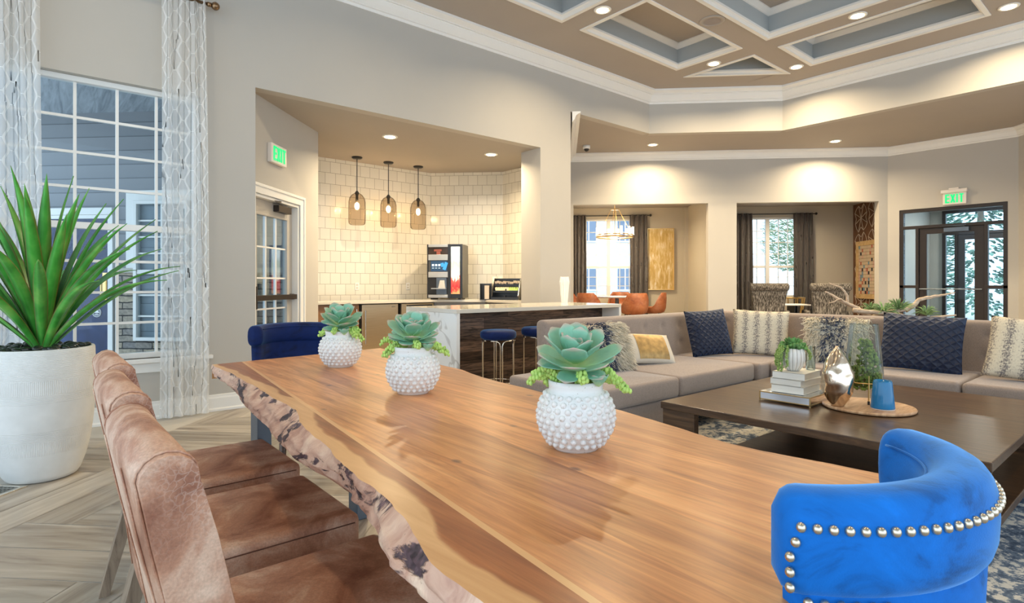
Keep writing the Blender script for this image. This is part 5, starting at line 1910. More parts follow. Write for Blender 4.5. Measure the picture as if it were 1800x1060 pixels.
# ------------------------------------------------------------------ tall planter
def planter():
    t = thing('tall_planter', 'tall white tapered planter with a spiky green yucca by the window', 'potted plant', (0.035, 4.43, 0))
    prof = [(0.001, 0), (0.150, 0.0), (0.170, 0.010), (0.186, 0.035), (0.212, 0.11), (0.236, 0.22), (0.252, 0.36), (0.260, 0.50), (0.262, 0.62), (0.258, 0.765), (0.254, 0.775), (0.240, 0.775), (0.238, 0.752), (0.001, 0.752)]
    m, nt, b = new_mat('ribbed_white_fibrestone')
    tc = N(nt, 'ShaderNodeTexCoord')
    sp = N(nt, 'ShaderNodeSeparateXYZ')
    nt.links.new(tc.outputs['Object'], sp.inputs[0])
    n = noise(nt, coords(nt, 'Object'), 8, 3)
    r = ramp(nt, [(0.3, (0.66, 0.66, 0.64)), (0.7, (0.76, 0.76, 0.74))], n)
    nt.links.new(r.outputs[0], b.inputs['Base Color'])
    b.inputs['Roughness'].default_value = 0.6
    wv = math_n(nt, 'SINE', math_n(nt, 'MULTIPLY', sp.outputs['Z'], 2 * PI / 0.0075))
    ang = math_n(nt, 'ARCTAN2', sp.outputs['Y'], sp.outputs['X'])
    wh = math_n(nt, 'SINE', math_n(nt, 'MULTIPLY', ang, 190))
    band1 = math_n(nt, 'MULTIPLY', math_n(nt, 'GREATER_THAN', sp.outputs['Z'], 0.52), math_n(nt, 'LESS_THAN', sp.outputs['Z'], 0.60))
    band2 = math_n(nt, 'MULTIPLY', math_n(nt, 'GREATER_THAN', sp.outputs['Z'], 0.17), math_n(nt, 'LESS_THAN', sp.outputs['Z'], 0.25))
    bands = math_n(nt, 'MAXIMUM', band1, band2)
    up = math_n(nt, 'MULTIPLY', math_n(nt, 'GREATER_THAN', sp.outputs['Z'], 0.6), 1.0)
    mid = math_n(nt, 'MULTIPLY', math_n(nt, 'GREATER_THAN', sp.outputs['Z'], 0.25), math_n(nt, 'LESS_THAN', sp.outputs['Z'], 0.31))
    mid2 = math_n(nt, 'MULTIPLY', math_n(nt, 'GREATER_THAN', sp.outputs['Z'], 0.47), math_n(nt, 'LESS_THAN', sp.outputs['Z'], 0.52))
    hz = math_n(nt, 'MAXIMUM', up, math_n(nt, 'MAXIMUM', mid, mid2))
    h = math_n(nt, 'ADD', math_n(nt, 'MULTIPLY', wv, hz), math_n(nt, 'MULTIPLY', wh, bands))
    bump(nt, b, h, 0.35, 0.002)
    MB().lathe(prof, n=64).build('pot', m, t, True, auto=60)
    ym, nt, b = new_mat('glossy_yucca_leaf')
    tc = N(nt, 'ShaderNodeTexCoord')
    sp = N(nt, 'ShaderNodeSeparateXYZ')
    nt.links.new(tc.outputs['UV'], sp.inputs[0])
    n = noise(nt, coords(nt, 'Object', (1, 1, 0.4)), 9, 3)
    r = ramp(nt, [(0.3, (0.025, 0.20, 0.02)), (0.52, (0.07, 0.38, 0.05)), (0.72, (0.22, 0.52, 0.10))], n)
    ed = math_n(nt, 'ABSOLUTE', math_n(nt, 'SUBTRACT', sp.outputs['X'], 0.5))
    er = ramp(nt, [(0.42, (0, 0, 0)), (0.5, (1, 1, 1))], ed)
    nt.links.new(mixc(nt, r.outputs[0], (0.28, 0.17, 0.05), er.outputs[0]), b.inputs['Base Color'])
    b.inputs['Roughness'].default_value = 0.3
    rr = random.Random(12)
    lf = MB()
    # camera faces roughly (0.64,0.77); spread a full crown
    nL = 46
    for i in range(nL):
        f = i / nL
        yaw = i * 2.399
        pitch = R(87 - 42 * f ** 0.9 + rr.uniform(-3, 3))
        L = (1.02 - 0.14 * f) * rr.uniform(0.9, 1.06)
        W = 0.072 * rr.uniform(0.9, 1.15)
        cy, sy = math.cos(yaw), math.sin(yaw)
        K = 16
        x, z, a = 0.012 + 0.02 * f, 0.745 + 0.06 * (1 - f), pitch
        rows = []
        droop = R(rr.uniform(20, 40)) * (0.45 + f)
        for k in range(K + 1):
            g = k / K
            w = W * (0.50 + 0.50 * math.sin(PI * g)) if g < 0.5 else W * (1 - ((g - 0.5) / 0.5) ** 1.9)
            w = max(w, 0.0012)
            vv = 0.22 * w     # v-shaped cross-section
            row = []
            for lx, up_ in ((-w / 2, vv), (0, -0.002), (w / 2, vv), (0, 0.003)):
                dx = x - up_ * math.sin(a)
                dz = z + up_ * math.cos(a)
                row.append((dx * cy - lx * sy, dx * sy + lx * cy, dz))
            rows.append(row)
            a -= droop / K * (0.4 + 1.4 * g)
            x += L / K * math.cos(a)
            z += L / K * math.sin(a)
        o = len(lf.v)
        lf.v += [p for rw in rows for p in rw]
        us_ = [0.0, 0.5, 1.0, 0.5]
        for k in range(K):
            for j in range(4):
                j2 = (j + 1) % 4
                lf.f.append([o + k * 4 + j, o + k * 4 + j2, o + (k + 1) * 4 + j2, o + (k + 1) * 4 + j])
                lf.uv.append([(us_[j], k / K), (us_[j2], k / K), (us_[j2], (k + 1) / K), (us_[j], (k + 1) / K)])
        lf.f.append([o + K * 4 + j for j in range(4)])
        lf.uv.append([(0.5, 1)] * 4)
    lf.build('leaves', ym, t, True)
    MB().tube([(0, 0, 0.72), (0, 0, 0.80)], [0.055, 0.035], 12).build('stem', plain('stem_green', (0.08, 0.2, 0.05), 0.6), t, True)
    pm = plain('polished_black_pebble', (0.02, 0.025, 0.02), 0.15, var=0.5, scale=15)
    base = MB().ball((0, 0, 0), 0.024, 12, 1.25, 0.85, 0.6).build('pebble', pm, None, True)
    tag(base, 'polished black pebble in the tall white planter', 'pebble', 'black pebbles in the tall planter')
    first = True
    for i in range(64):
        r_ = 0.075 + 0.145 * math.sqrt(rr.random())
        a = rr.uniform(0, 2 * PI)
        o = base if first else base.copy()
        if not first:
            COL.objects.link(o)
        first = False
        o.location = (0.035 + r_ * math.cos(a), 4.43 + r_ * math.sin(a), 0.766 + rr.uniform(0, 0.018))
        o.rotation_euler = (rr.uniform(-.3, .3), rr.uniform(-.3, .3), rr.uniform(0, 3))
        s_ = rr.uniform(0.8, 1.4)
        o.scale = (s_, s_, s_)
planter()

# floor register
t = thing('floor_register', 'metal floor vent grille beside the tall planter', 'vent', (-0.24, 4.20, 0), R(45))
MB().box(-0.19, 0.19, -0.11, -0.085, 0, 0.006).box(-0.19, 0.19, 0.085, 0.11, 0, 0.006).box(-0.19, -0.165, -0.11, 0.11, 0, 0.006).box(0.165, 0.19, -0.11, 0.11, 0, 0.006).build('frame', M['chrome'], t, bevel=0.001)
gm = MB()
for k in range(14):
    x = -0.155 + k * 0.024
    gm.box(x, x + 0.008, -0.086, 0.086, 0.001, 0.005)
for k in range(7):
    y = -0.075 + k * 0.024
    gm.box(-0.166, 0.166, y, y + 0.008, 0.001, 0.005)
gm.build('grille', plain('vent_metal', (0.35, 0.34, 0.30), 0.4, metal=0.7), t)
MB().box(-0.17, 0.17, -0.09, 0.09, 0.0004, 0.001).build('duct', M['black'], t)

# ================================================================== RUG
def rug_mat():
    m, nt, b = new_mat('distressed_cream_blue_rug')
    v = coords(nt, 'Object')
    n1 = noise(nt, v, 3.2, 8, 0.72, 1.0)
    n2 = noise(nt, v, 26, 5, 0.7)
    s_ = math_n(nt, 'MULTIPLY_ADD', n2, 0.6, math_n(nt, 'MULTIPLY', n1, 0.75))
    r = ramp(nt, [(0.52, (0.62, 0.58, 0.50)), (0.66, (0.52, 0.50, 0.45)), (0.70, (0.12, 0.16, 0.22)), (0.8, (0.03, 0.05, 0.09))], s_)
    nt.links.new(r.outputs[0], b.inputs['Base Color'])
    b.inputs['Roughness'].default_value = 0.95
    bump(nt, b, n2, 0.3, 0.003)
    return m
rug = MB().box(2.25, 6.3, -1.2, 2.95, 0.0, 0.012).build('area_rug', rug_mat())
tag(rug, 'distressed cream and blue area rug under the low wooden table', 'rug')

# ================================================================== SECTIONAL SOFA
def tufted_back(mb, L, z0, z1, th, lean=0.05, n_tuft=None, pitch=0.28):
    """front face towards -y, x from 0..L, thick padded slab with shallow button dimples"""
    nx = max(24, int(L / 0.02))
    nz = 26
    sec = []
    H = z1 - z0
    tufts = []
    r_ = 0
    zz = z0 + 0.42 * H if False else z0 + 0.10
    row = 0
    while zz < z1 - 0.06:
        xx = 0.16
        while xx < L - 0.08:
            tufts.append((xx, zz))
            xx += pitch
        zz += 0.17
        row += 1
    def front(x, z):
        d = 0.0
        for tx, tz in tufts:
            q = (x - tx) ** 2 + (z - tz) ** 2
            if q < 0.02:
                d += 0.018 * math.exp(-q / 0.0012)
        return d
    R_ = 0.045
    rings = []
    for i in range(nx + 1):
        f = i / nx
        x = f * L
        e = min(x, L - x)
        s_ = math.sqrt(max(0.0, 1 - (1 - min(1, e / 0.03)) ** 2)) if e < 0.03 else 1
        rg = []
        for k in range(nz + 1):
            z = z0 + (H - R_) * k / nz
            y = lean * (k / nz) + front(x, z)
            rg.append((y, z))
        for k in range(1, 9):
            a = PI * k / 9
            rg.append((lean + th / 2 - th / 2 * math.cos(a), z1 - R_ + R_ * math.sin(a)))
        rg.append((lean + th, z1 - R_))
        rg.append((lean * 0.5 + th, z0))
        cy_ = th / 2 + lean / 2
        rings.append([(x, cy_ + (y - cy_) * (0.75 + 0.25 * s_), z0 + (z - z0) * (0.985 + 0.015 * s_)) for y, z in rg])
    mb.loft(rings)
def sofa():
    t = thing('sectional_sofa', 'long taupe linen sectional sofa with tufted backs around the low table', 'sofa', (0, 0, 0))
    # left run along x: seat y 2.48..3.40 ; right run along y: seat x 4.98..5.90
    def cushion(x0, x1, y0, y1, r=0.03):
        MB().rbox(x0, x1, y0, y1, 0.305, 0.455, r, 4).build('seat_cushion', M['sofa'], t, True, auto=60)
    cushion(2.78, 3.715, 2.46, 3.36)
    cushion(3.725, 4.86, 2.46, 3.30)
    cushion(4.87, 5.86, 2.42, 3.38)
    cushion(5.02, 5.86, 1.05, 2.41)
    cushion(5.02, 5.86, -0.35, 1.04)
    MB().rbox(2.80, 4.90, 2.49, 3.42, 0.12, 0.30, 0.015, 3).rbox(4.90, 5.92, 2.45, 3.42, 0.12, 0.30, 0.015, 3).rbox(5.05, 5.92, -0.38, 2.44, 0.12, 0.30, 0.015, 3).build('base', M['sofa'], t, True, auto=50)
    b = MB()
    b.M = Matrix.Translation((3.13, 3.26, 0))
    tufted_back(b, 2.75, 0.30, 0.862, 0.13)
    b.M = Matrix.Translation((5.74, 3.42, 0)) @ Matrix.Rotation(R(-90), 4, 'Z')
    b2 = MB()
    b2.M = b.M
    tufted_back(b2, 3.85, 0.30, 0.862, 0.13)
    b.M = None
    b.build('backrest', M['sofa'], t, True)
    b2.build('backrest', M['sofa'], t, True)
    for x, y in ((2.9, 2.56), (2.9, 3.34), (3.95, 2.56), (4.85, 2.56), (5.15, 1.2), (5.15, -0.25), (5.82, 3.3), (5.82, -0.25)):
        MB().tube([(x, y, 0.012), (x, y, 0.125)], [0.018, 0.028], 8).build('leg', M['darkwood'], t)
sofa()

# ------------------------------------------------------------------ cushions
def pillow_mesh(w, h, th, n=22, ears=0.05):
    mb = MB()
    def pt(u, v, s_):
        au, av = abs(u), abs(v)
        pinch = 1 - ears * (1 - au ** 2) * av ** 3
        pinch2 = 1 - ears * (1 - av ** 2) * au ** 3
        x = u * w / 2 * (pinch2 if True else 1)
        z = v * h / 2 * pinch
        d = th / 2 * max(0.0, (1 - au ** 3.2)) ** 0.55 * max(0.0, (1 - av ** 3.2)) ** 0.55
        return (x, s_ * d, z + h / 2)
    for s_ in (-1, 1):
        o = len(mb.v)
        for j in range(n + 1):
            for i in range(n + 1):
                mb.v.append(pt(-1 + 2 * i / n, -1 + 2 * j / n, s_))
        for j in range(n):
            for i in range(n):
                a = o + j * (n + 1) + i
                q = [a, a + 1, a + n + 2, a + n + 1]
                mb.f.append(q)
                mb.uv.append([(i / n, j / n), ((i + 1) / n, j / n), ((i + 1) / n, (j + 1) / n), (i / n, (j + 1) / n)])
    return mb
def quilt_mat():
    m, nt, b = new_mat('navy_diamond_quilt')
    v = coords(nt, 'UV', (1, 1, 1))
    tc = N(nt, 'ShaderNodeTexCoord')
    sp = N(nt, 'ShaderNodeSeparateXYZ')
    nz = noise(nt, v, 6, 2)
    nt.links.new(tc.outputs['UV'], sp.inputs[0])
    x = math_n(nt, 'ADD', sp.outputs['X'], math_n(nt, 'MULTIPLY', nz, 0.03))
    y = sp.outputs['Y']
    a = math_n(nt, 'ABSOLUTE', math_n(nt, 'SINE', math_n(nt, 'MULTIPLY', math_n(nt, 'ADD', x, y), PI * 7.5)))
    b_ = math_n(nt, 'ABSOLUTE', math_n(nt, 'SINE', math_n(nt, 'MULTIPLY', math_n(nt, 'SUBTRACT', x, y), PI * 7.5)))
    h = math_n(nt, 'MINIMUM', a, b_)
    r = ramp(nt, [(0.0, (0.025, 0.035, 0.06)), (0.10, (0.006, 0.012, 0.036)), (1.0, (0.003, 0.009, 0.032))], h)
    nt.links.new(r.outputs[0], b.inputs['Base Color'])
    b.inputs['Roughness'].default_value = 0.6
    b.inputs['Sheen Weight'].default_value = 0.2
    b.inputs['Sheen Tint'].default_value = (0.2, 0.4, 0.9, 1)
    bump(nt, b, math_n(nt, 'POWER', h, 0.5), 0.8, 0.02)
    return m
def ikat_mat():
    m, nt, b = new_mat('woven_stripe_fabric')
    tc = N(nt, 'ShaderNodeTexCoord')
    sp = N(nt, 'ShaderNodeSeparateXYZ')
    nt.links.new(tc.outputs['UV'], sp.inputs[0])
    nz = noise(nt, coords(nt, 'UV', (9, 60, 1)), 1.0, 3, 0.7)
    nz2 = noise(nt, coords(nt, 'UV', (60, 30, 1)), 1.0, 3, 0.7)
    sx = math_n(nt, 'SINE', math_n(nt, 'MULTIPLY_ADD', sp.outputs['X'], 2 * PI * 5, math_n(nt, 'MULTIPLY', nz, 1.2)))
    f = math_n(nt, 'ADD', math_n(nt, 'MULTIPLY', sx, 0.10), nz2)
    f = math_n(nt, 'ADD', f, math_n(nt, 'MULTIPLY_ADD', nz, 0.5, -0.25))
    r = ramp(nt, [(0.28, (0.66, 0.60, 0.47)), (0.52, (0.60, 0.54, 0.42)), (0.60, (0.25, 0.22, 0.20)), (0.80, (0.12, 0.115, 0.12))], f)
    nt.links.new(r.outputs[0], b.inputs['Base Color'])
    b.inputs['Roughness'].default_value = 0.9
    bump(nt, b, nz2, 0.4, 0.004)
    return m
M['quilt'], M['ikat'] = quilt_mat(), ikat_mat()
M['yarn'] = plain('ivory_yarn', (0.68, 0.62, 0.50), 0.9, var=0.1, scale=30)
M['yarn_blue'] = plain('navy_yarn', (0.05, 0.07, 0.13), 0.9, var=0.3, scale=30)
def place_pillow(name, label, mat, w, h, th, loc, yaw, lean, roll=0.0, cat='pillow', group=None, part='cover'):
    t = thing(name, label, cat, loc, 0, group)
    t.rotation_euler = Euler((0, 0, 0))
    Mx = Matrix.Rotation(yaw, 4, 'Z') @ Matrix.Rotation(-lean, 4, 'X') @ Matrix.Rotation(roll, 4, 'Y')
    t.rotation_euler = Mx.to_euler()
    o = pillow_mesh(w, h, th).build(part, mat, t)
    weld(o)
    return t
def fringe(t, w, h, th, seed, blue_band):
    rr = random.Random(seed)
    a_, b_ = MB(), MB()
    for i in range(1500):
        u, v = rr.uniform(-0.96, 0.96), rr.uniform(-0.96, 0.96)
        s_ = -1 if rr.random() < 0.8 else 1
        d = th / 2 * max(0.0, (1 - abs(u) ** 3.2)) ** 0.55 * max(0.0, (1 - abs(v) ** 3.2)) ** 0.55
        p = Vector((u * w / 2, s_ * d * 0.95, v * h / 2 + h / 2))
        L = rr.uniform(0.035, 0.075)
        dr = Vector((rr.uniform(-.5, .5) + u * 0.6, s_ * 0.8, -0.4 + v * 0.5 + rr.uniform(-.3, .3))).normalized()
        q = p + dr * L * 0.55
        e = q + (dr + Vector((rr.uniform(-.5, .5), 0, -0.7))).normalized() * L * 0.55
        mb = b_ if (blue_band[0] < u < blue_band[1] and rr.random() < 0.75) else a_
        mb.tube([tuple(p), tuple(q), tuple(e)], [0.0035, 0.003, 0.0015], 4, False)
    a_.build('ivory_fringe', M['yarn'], t)['kind'] = 'stuff'
    b_.build('navy_fringe', M['yarn_blue'], t)['kind'] = 'stuff'
# left run: back face at y ~3.28; pillows lean against it (lean tips the top to +y)
t = place_pillow('shaggy_pillow', 'shaggy ivory and navy fringed pillow behind the nearest succulent', M['yarn'], 0.44, 0.40, 0.14, (3.56, 3.00, 0.455), R(-12), R(24))
fringe(t, 0.44, 0.40, 0.14, 3, (-0.75, 0.10))
t = place_pillow('lumbar_pillow', 'small cream pillow with a gold centre panel on the sofa', plain('cream_cotton', (0.66, 0.60, 0.50), 0.9), 0.50, 0.30, 0.13, (4.13, 3.00, 0.455), R(-14), R(34), R(5))
gp = MB()
pm_ = pillow_mesh(0.50, 0.30, 0.138)
for v, f, uv in zip([None] * 0, [], []):
    pass
n_ = 22
sel = MB()
sel.v = pm_.v
for f, uv in zip(pm_.f, pm_.uv):
    u_, v_ = uv[0]
    if 0.18 <= u_ < 0.80 and 0.08 <= v_ < 0.88:
        sel.f.append(f)
        sel.uv.append(uv)
o = sel.build('gold_panel', None or plain('gold_foil_fabric', (0.42, 0.27, 0.10), 0.45, metal=0.4, var=0.3, scale=20), t)
bm = bmesh.new(); bm.from_mesh(o.data)
bmesh.ops.delete(bm, geom=[v for v in bm.verts if not v.link_faces], context='VERTS')
bmesh.ops.remove_doubles(bm, verts=bm.verts, dist=1e-5)
bm.to_mesh(o.data); bm.free()
for p in o.data.polygons:
    p.use_smooth = True
place_pillow('quilted_pillow', 'navy quilted pillow in the corner of the sofa beside the small cream one', M['quilt'], 0.46, 0.46, 0.16, (5.06, 2.98, 0.455), R(-24), R(16), R(-3))
place_pillow('striped_pillow', 'woven cream and grey striped pillow in the sofa corner', M['ikat'], 0.52, 0.46, 0.15, (5.42, 2.70, 0.455), R(-62), R(18), R(2))
t = place_pillow('shaggy_pillow', 'shaggy ivory and navy fringed pillow behind the metallic vase', M['yarn'], 0.52, 0.42, 0.14, (5.44, 2.02, 0.455), R(-72), R(24))
fringe(t, 0.52, 0.42, 0.14, 6, (-0.45, 0.25))
place_pillow('quilted_pillow', 'large navy quilted pillow on the right run of the sofa', M['quilt'], 0.56, 0.48, 0.17, (5.42, 1.40, 0.455), R(-80), R(22), R(3))
place_pillow('striped_pillow', 'woven cream and grey striped pillow farthest right on the sofa', M['ikat'], 0.56, 0.48, 0.16, (5.38, 0.72, 0.455), R(-84), R(24), R(6))

# ================================================================== COFFEE TABLE AND WHAT STANDS ON IT
M['ct_wood'] = wood('dark_hammered_oak', [(0.035, 0.018, 0.009), (0.075, 0.038, 0.018), (0.13, 0.07, 0.032)], (14, 1.2, 14), 2.0, 0.30, bmp=0.3)
def coffee_table():
    t = thing('coffee_table', 'large low dark wooden table with slab corner legs on the rug', 'coffee table', (0, 0, 0.012))
    x0, x1, y0, y1 = 3.00, 4.79, 0.52, 2.13
    MB().box(x0, x1, y0, y1, 0.365, 0.408).build('tabletop', M['ct_wood'], t, bevel=0.004)
    for a, b in ((x0 + 0.01, y0 + 0.01), (x0 + 0.01, y1 - 0.23), (x1 - 0.06, y0 + 0.01), (x1 - 0.06, y1 - 0.23)):
        MB().box(a, a + 0.05, b, b + 0.22, 0, 0.3645).build('leg', M['ct_wood'], t, bevel=0.003)
    MB().box(x0 + 0.062, x1 - 0.062, y0 + 0.02, y1 - 0.235, 0.06, 0.10).build('shelf', M['ct_wood'], t, bevel=0.003)
coffee_table()
ZC = 0.4205
# mirrored box tray
def mirror_tray():
    t = thing('mirrored_box', 'mirrored tray box with gold edges under the stacked books', 'tray', (3.675, 1.59, ZC))
    w, d, h = 0.36, 0.31, 0.062
    mir = plain('mirror_panel', (0.85, 0.88, 0.9), 0.05, metal=1.0, var=0.01)
    gp_ = plain('champagne_gold_paint', (0.45, 0.30, 0.13), 0.35, metal=0.6)
    MB().box(-w / 2 + 0.004, w / 2 - 0.004, -d / 2 + 0.004, d / 2 - 0.004, 0.012, h - 0.001).build('mirror_body', mir, t)
    e = MB()
    s = 0.008
    for x in (-w / 2, w / 2 - s):
        for y in (-d / 2, d / 2 - s):
            e.box(x, x + s, y, y + s, 0, h)
    for z in (0.010, h - s):
        for x in (-w / 2, w / 2 - s):
            e.box(x, x + s, -d / 2, d / 2, z, z + s)
        for y in (-d / 2, d / 2 - s):
            e.box(-w / 2, w / 2, y, y + s, z, z + s)
    e.box(-w / 2, -w / 2 + 0.05, -d / 2, d / 2, 0, 0.008) if False else None
    e.build('gold_edge', gp_, t, bevel=0.001)
mirror_tray()
pg = plain('white_book_cover', (0.74, 0.71, 0.64), 0.5, var=0.04)
pages = plain('paper_pages', (0.60, 0.57, 0.50), 0.8)
def book(label, loc, rz, w, d, h):
    t = thing('book', label, 'book', loc, rz, 'white books stacked on the mirrored box')
    MB().box(-w / 2, w / 2, -d / 2, d / 2, 0, 0.003).box(-w / 2, w / 2, -d / 2, d / 2, h - 0.003, h).box(-w / 2, -w / 2 + 0.003, -d / 2, d / 2, 0, h).build('cover', pg, t)
    MB().box(-w / 2 + 0.003, w / 2 - 0.004, -d / 2 + 0.004, d / 2 - 0.004, 0.003, h - 0.003).build('pages', pages, t)
z = ZC + 0.0625
for i, (lb, rz, h) in enumerate((('white book lying at the bottom of the stack on the mirrored box', 2, 0.046), ('white book in the middle of the stack on the mirrored box', -4, 0.038), ('white book on top of the stack, carrying the ribbed pot', 3, 0.042))):
    book(lb, (3.665 + 0.004 * i, 1.59, z), R(rz), 0.27, 0.19, h)
    z += h + 0.0004
ZB = z
def striped_pot():
    t = thing('ribbed_pot', 'small white ribbed pot with trailing greenery on the books', 'potted plant', (3.64, 1.60, ZB))
    m, nt, b = new_mat('white_glaze_dark_grooves')
    tc = N(nt, 'ShaderNodeTexCoord')
    sp = N(nt, 'ShaderNodeSeparateXYZ')
    nt.links.new(tc.outputs['Object'], sp.inputs[0])
    ang = math_n(nt, 'ARCTAN2', sp.outputs['Y'], sp.outputs['X'])
    w_ = math_n(nt, 'ABSOLUTE', math_n(nt, 'SINE', math_n(nt, 'MULTIPLY', ang, 8)))
    r = ramp(nt, [(0.0, (0.16, 0.12, 0.09)), (0.12, (0.3, 0.26, 0.22)), (0.22, (0.76, 0.74, 0.70))], w_)
    nt.links.new(r.outputs[0], b.inputs['Base Color'])
    b.inputs['Roughness'].default_value = 0.25
    rings = []
    for z_, r_ in ((0, 0.03), (0.01, 0.045), (0.04, 0.066), (0.075, 0.073), (0.11, 0.070), (0.14, 0.064)):
        rings.append([(r_ * (0.93 + 0.07 * abs(math.sin(8 * 2 * PI * k / 96))) * math.cos(2 * PI * k / 96), r_ * (0.93 + 0.07 * abs(math.sin(8 * 2 * PI * k / 96))) * math.sin(2 * PI * k / 96), z_) for k in range(96)])
    MB().loft(rings).build('pot', m, t, True)
    rr = random.Random(4)
    f = MB()
    for i in range(90):
        a = rr.uniform(0, 2 * PI)
        q = 0.075 * math.sqrt(rr.random())
        f.ball((q * math.cos(a), q * math.sin(a), 0.142 + rr.uniform(0, 0.03)), rr.uniform(0.008, 0.014), 6)
    for i in range(20):
        a = rr.uniform(0, 2 * PI)
        fat_leaf(f, (0.02 * math.cos(a), 0.02 * math.sin(a), 0.15), a, R(rr.uniform(20, 80)), 0.06, 0.03, 0.004, 0.3)
    f.build('foliage', plain('mixed_green_foliage', (0.10, 0.24, 0.06), 0.6, var=0.5, scale=30), t, True)
    tr_ = MB()
    for i in range(13):
        a = rr.uniform(PI * 0.60, PI * 1.02) if i < 11 else rr.uniform(-1.6, -1.0)
        ln = rr.uniform(0.07, 0.17) if i < 11 else 0.09
        x0, y0 = 0.06 * math.cos(a), 0.06 * math.sin(a)
        for q in range(int(ln / 0.009)):
            g = q * 0.009
            out = 0.072 + min(0.025, g * 0.5)
            for w in range(2):
                tr_.ball((out * math.cos(a) + rr.uniform(-.006, .006), out * math.sin(a) + rr.uniform(-.006, .006), 0.148 - g + 0.01), 0.0058, 6)
    tr_.build('trailing_strands', plain('bead_vine_green', (0.26, 0.38, 0.10), 0.6, var=0.3, scale=30), t, True)['kind'] = 'stuff'
striped_pot()
M['clear'] = glassy('clear_glass', (0.90, 0.95, 0.93), 0.72)
t = thing('glass_cylinder', 'clear glass cylinder behind the ribbed pot on the books', 'glass', (3.765, 1.545, ZB))
MB().lathe([(0.001, 0), (0.026, 0), (0.028, 0.01), (0.028, 0.15), (0.026, 0.15), (0.026, 0.012), (0.001, 0.012)], n=24).build('glass', M['clear'], t, True)

# round wood board
rb_ = MB().lathe([(0.001, 0), (0.225, 0), (0.238, 0.006), (0.240, 0.014), (0.236, 0.02), (0.001, 0.02)], n=64).build('serving_board', wood('light_acacia_board', [(0.34, 0.17, 0.08), (0.55, 0.32, 0.17), (0.68, 0.46, 0.28)], (1.5, 9, 1), 2.5, 0.4), None, True, auto=40)
rb_.location = (3.76, 1.22, ZC)
tag(rb_, 'round light wooden board under the metallic vase and the blue cup', 'board')
ZW = ZC + 0.0205
def silver_vase():
    t = thing('metallic_vase', 'dented silver and gold teardrop vase on the round board', 'vase', (3.60, 1.325, ZW))
    m, nt, b = new_mat('hammered_champagne_metal')
    b.inputs['Base Color'].default_value = (0.80, 0.68, 0.54, 1)
    b.inputs['Metallic'].default_value = 1.0
    b.inputs['Roughness'].default_value = 0.16
    n = noise(nt, coords(nt, 'Object'), 14, 3)
    bump(nt, b, n, 0.2, 0.01)
    mb = MB()
    rings = []
    n_, nz_ = 40, 34
    prof = [(0.0, 0.035), (0.03, 0.055), (0.08, 0.084), (0.14, 0.094), (0.20, 0.088), (0.25, 0.070), (0.30, 0.042), (0.335, 0.014), (0.35, 0.010)]
    for j in range(nz_ + 1):
        z_ = 0.35 * j / nz_
        for (z0, r0), (z1, r1) in zip(prof, prof[1:]):
            if z_ <= z1 + 1e-9:
                r_ = r0 + (r1 - r0) * (z_ - z0) / (z1 - z0)
                break
        rg = []
        for k in range(n_):
            a = 2 * PI * k / n_
            tw = a * 3 + z_ * 26
            d = 1 + 0.045 * math.sin(tw) * math.sin(PI * z_ / 0.35) + 0.018 * math.sin(a * 5 - z_ * 60)
            rg.append((r_ * d * math.cos(a) * 1.05 - 0.02 * (z_ / 0.35) ** 2 + 0.045 * max(0, z_ / 0.35 - 0.5) ** 2, r_ * d * math.sin(a) * 0.92, z_))
        rings.append(rg)
    mb.loft(rings)
    mb.build('body', m, t, True)
silver_vase()
def terrarium():
    t = thing('glass_terrarium', 'tapered glass terrarium of moss on gold legs beside the blue cup', 'terrarium', (3.835, 1.265, ZW))
    prof = [(0.001, 0.075), (0.03, 0.077), (0.075, 0.095), (0.098, 0.13), (0.102, 0.18), (0.095, 0.26), (0.085, 0.36), (0.074, 0.47)]
    MB().lathe(prof, n=40, caps=False).build('glass_shade', M['clear'], t, True)
    MB().tube([(0.074 * math.cos(k * PI / 16), 0.074 * math.sin(k * PI / 16), 0.47) for k in range(33)], 0.0018, 5).build('rim', M['clear'], t)
    for k in range(3):
        a = k * 2 * PI / 3 + 0.6 + PI
        L = MB().tube([(0.085 * math.cos(a), 0.085 * math.sin(a), 0.0), (0.092 * math.cos(a), 0.092 * math.sin(a), 0.17)], 0.004, 8)
        o = L.build('leg', M['gold'], t)
        MB().tube([(0.085 * math.cos(a), 0.085 * math.sin(a), 0.0), (0.0855 * math.cos(a), 0.0855 * math.sin(a), 0.02)], 0.0065, 8).build('foot_cap', M['black'], o)
    MB().tube([(0.098 * math.cos(k * PI / 16), 0.098 * math.sin(k * PI / 16), 0.125) for k in range(33)], 0.0025, 5).build('ring', M['gold'], t)
    rr = random.Random(2)
    f = MB()
    for i in range(520):
        g = rr.random()
        z_ = 0.085 + 0.29 * g
        rm = (0.085 if g < 0.5 else 0.085 - 0.05 * (g - 0.5) * 2)
        a = rr.uniform(0, 2 * PI)
        q = rm * math.sqrt(rr.uniform(0.1, 0.9))
        if g > 0.45 and math.cos(a - 2.5) > 0.2:
            continue
        f.ball((q * math.cos(a), q * math.sin(a), z_), rr.uniform(0.007, 0.012), 5)
    f.build('moss', plain('terrarium_moss', (0.15, 0.20, 0.03), 0.8, var=0.6, scale=25), t, True)
terrarium()
t = thing('blue_cup', 'glossy blue ceramic cup standing upside down on the round board', 'cup', (3.70, 1.125, ZW))
MB().lathe([(0.001, 0.005), (0.060, 0.006), (0.0605, 0.012), (0.047, 0.155), (0.043, 0.163), (0.038, 0.160), (0.036, 0.150), (0.001, 0.150)], n=40).build('body', plain('teal_blue_glaze', (0.01, 0.16, 0.36), 0.12, var=0.1), t, True)
MB().lathe([(0.001, 0), (0.060, 0), (0.062, 0.005), (0.001, 0.006)], n=40).build('rim', plain('bare_clay_rim', (0.62, 0.50, 0.42), 0.6), t, True)

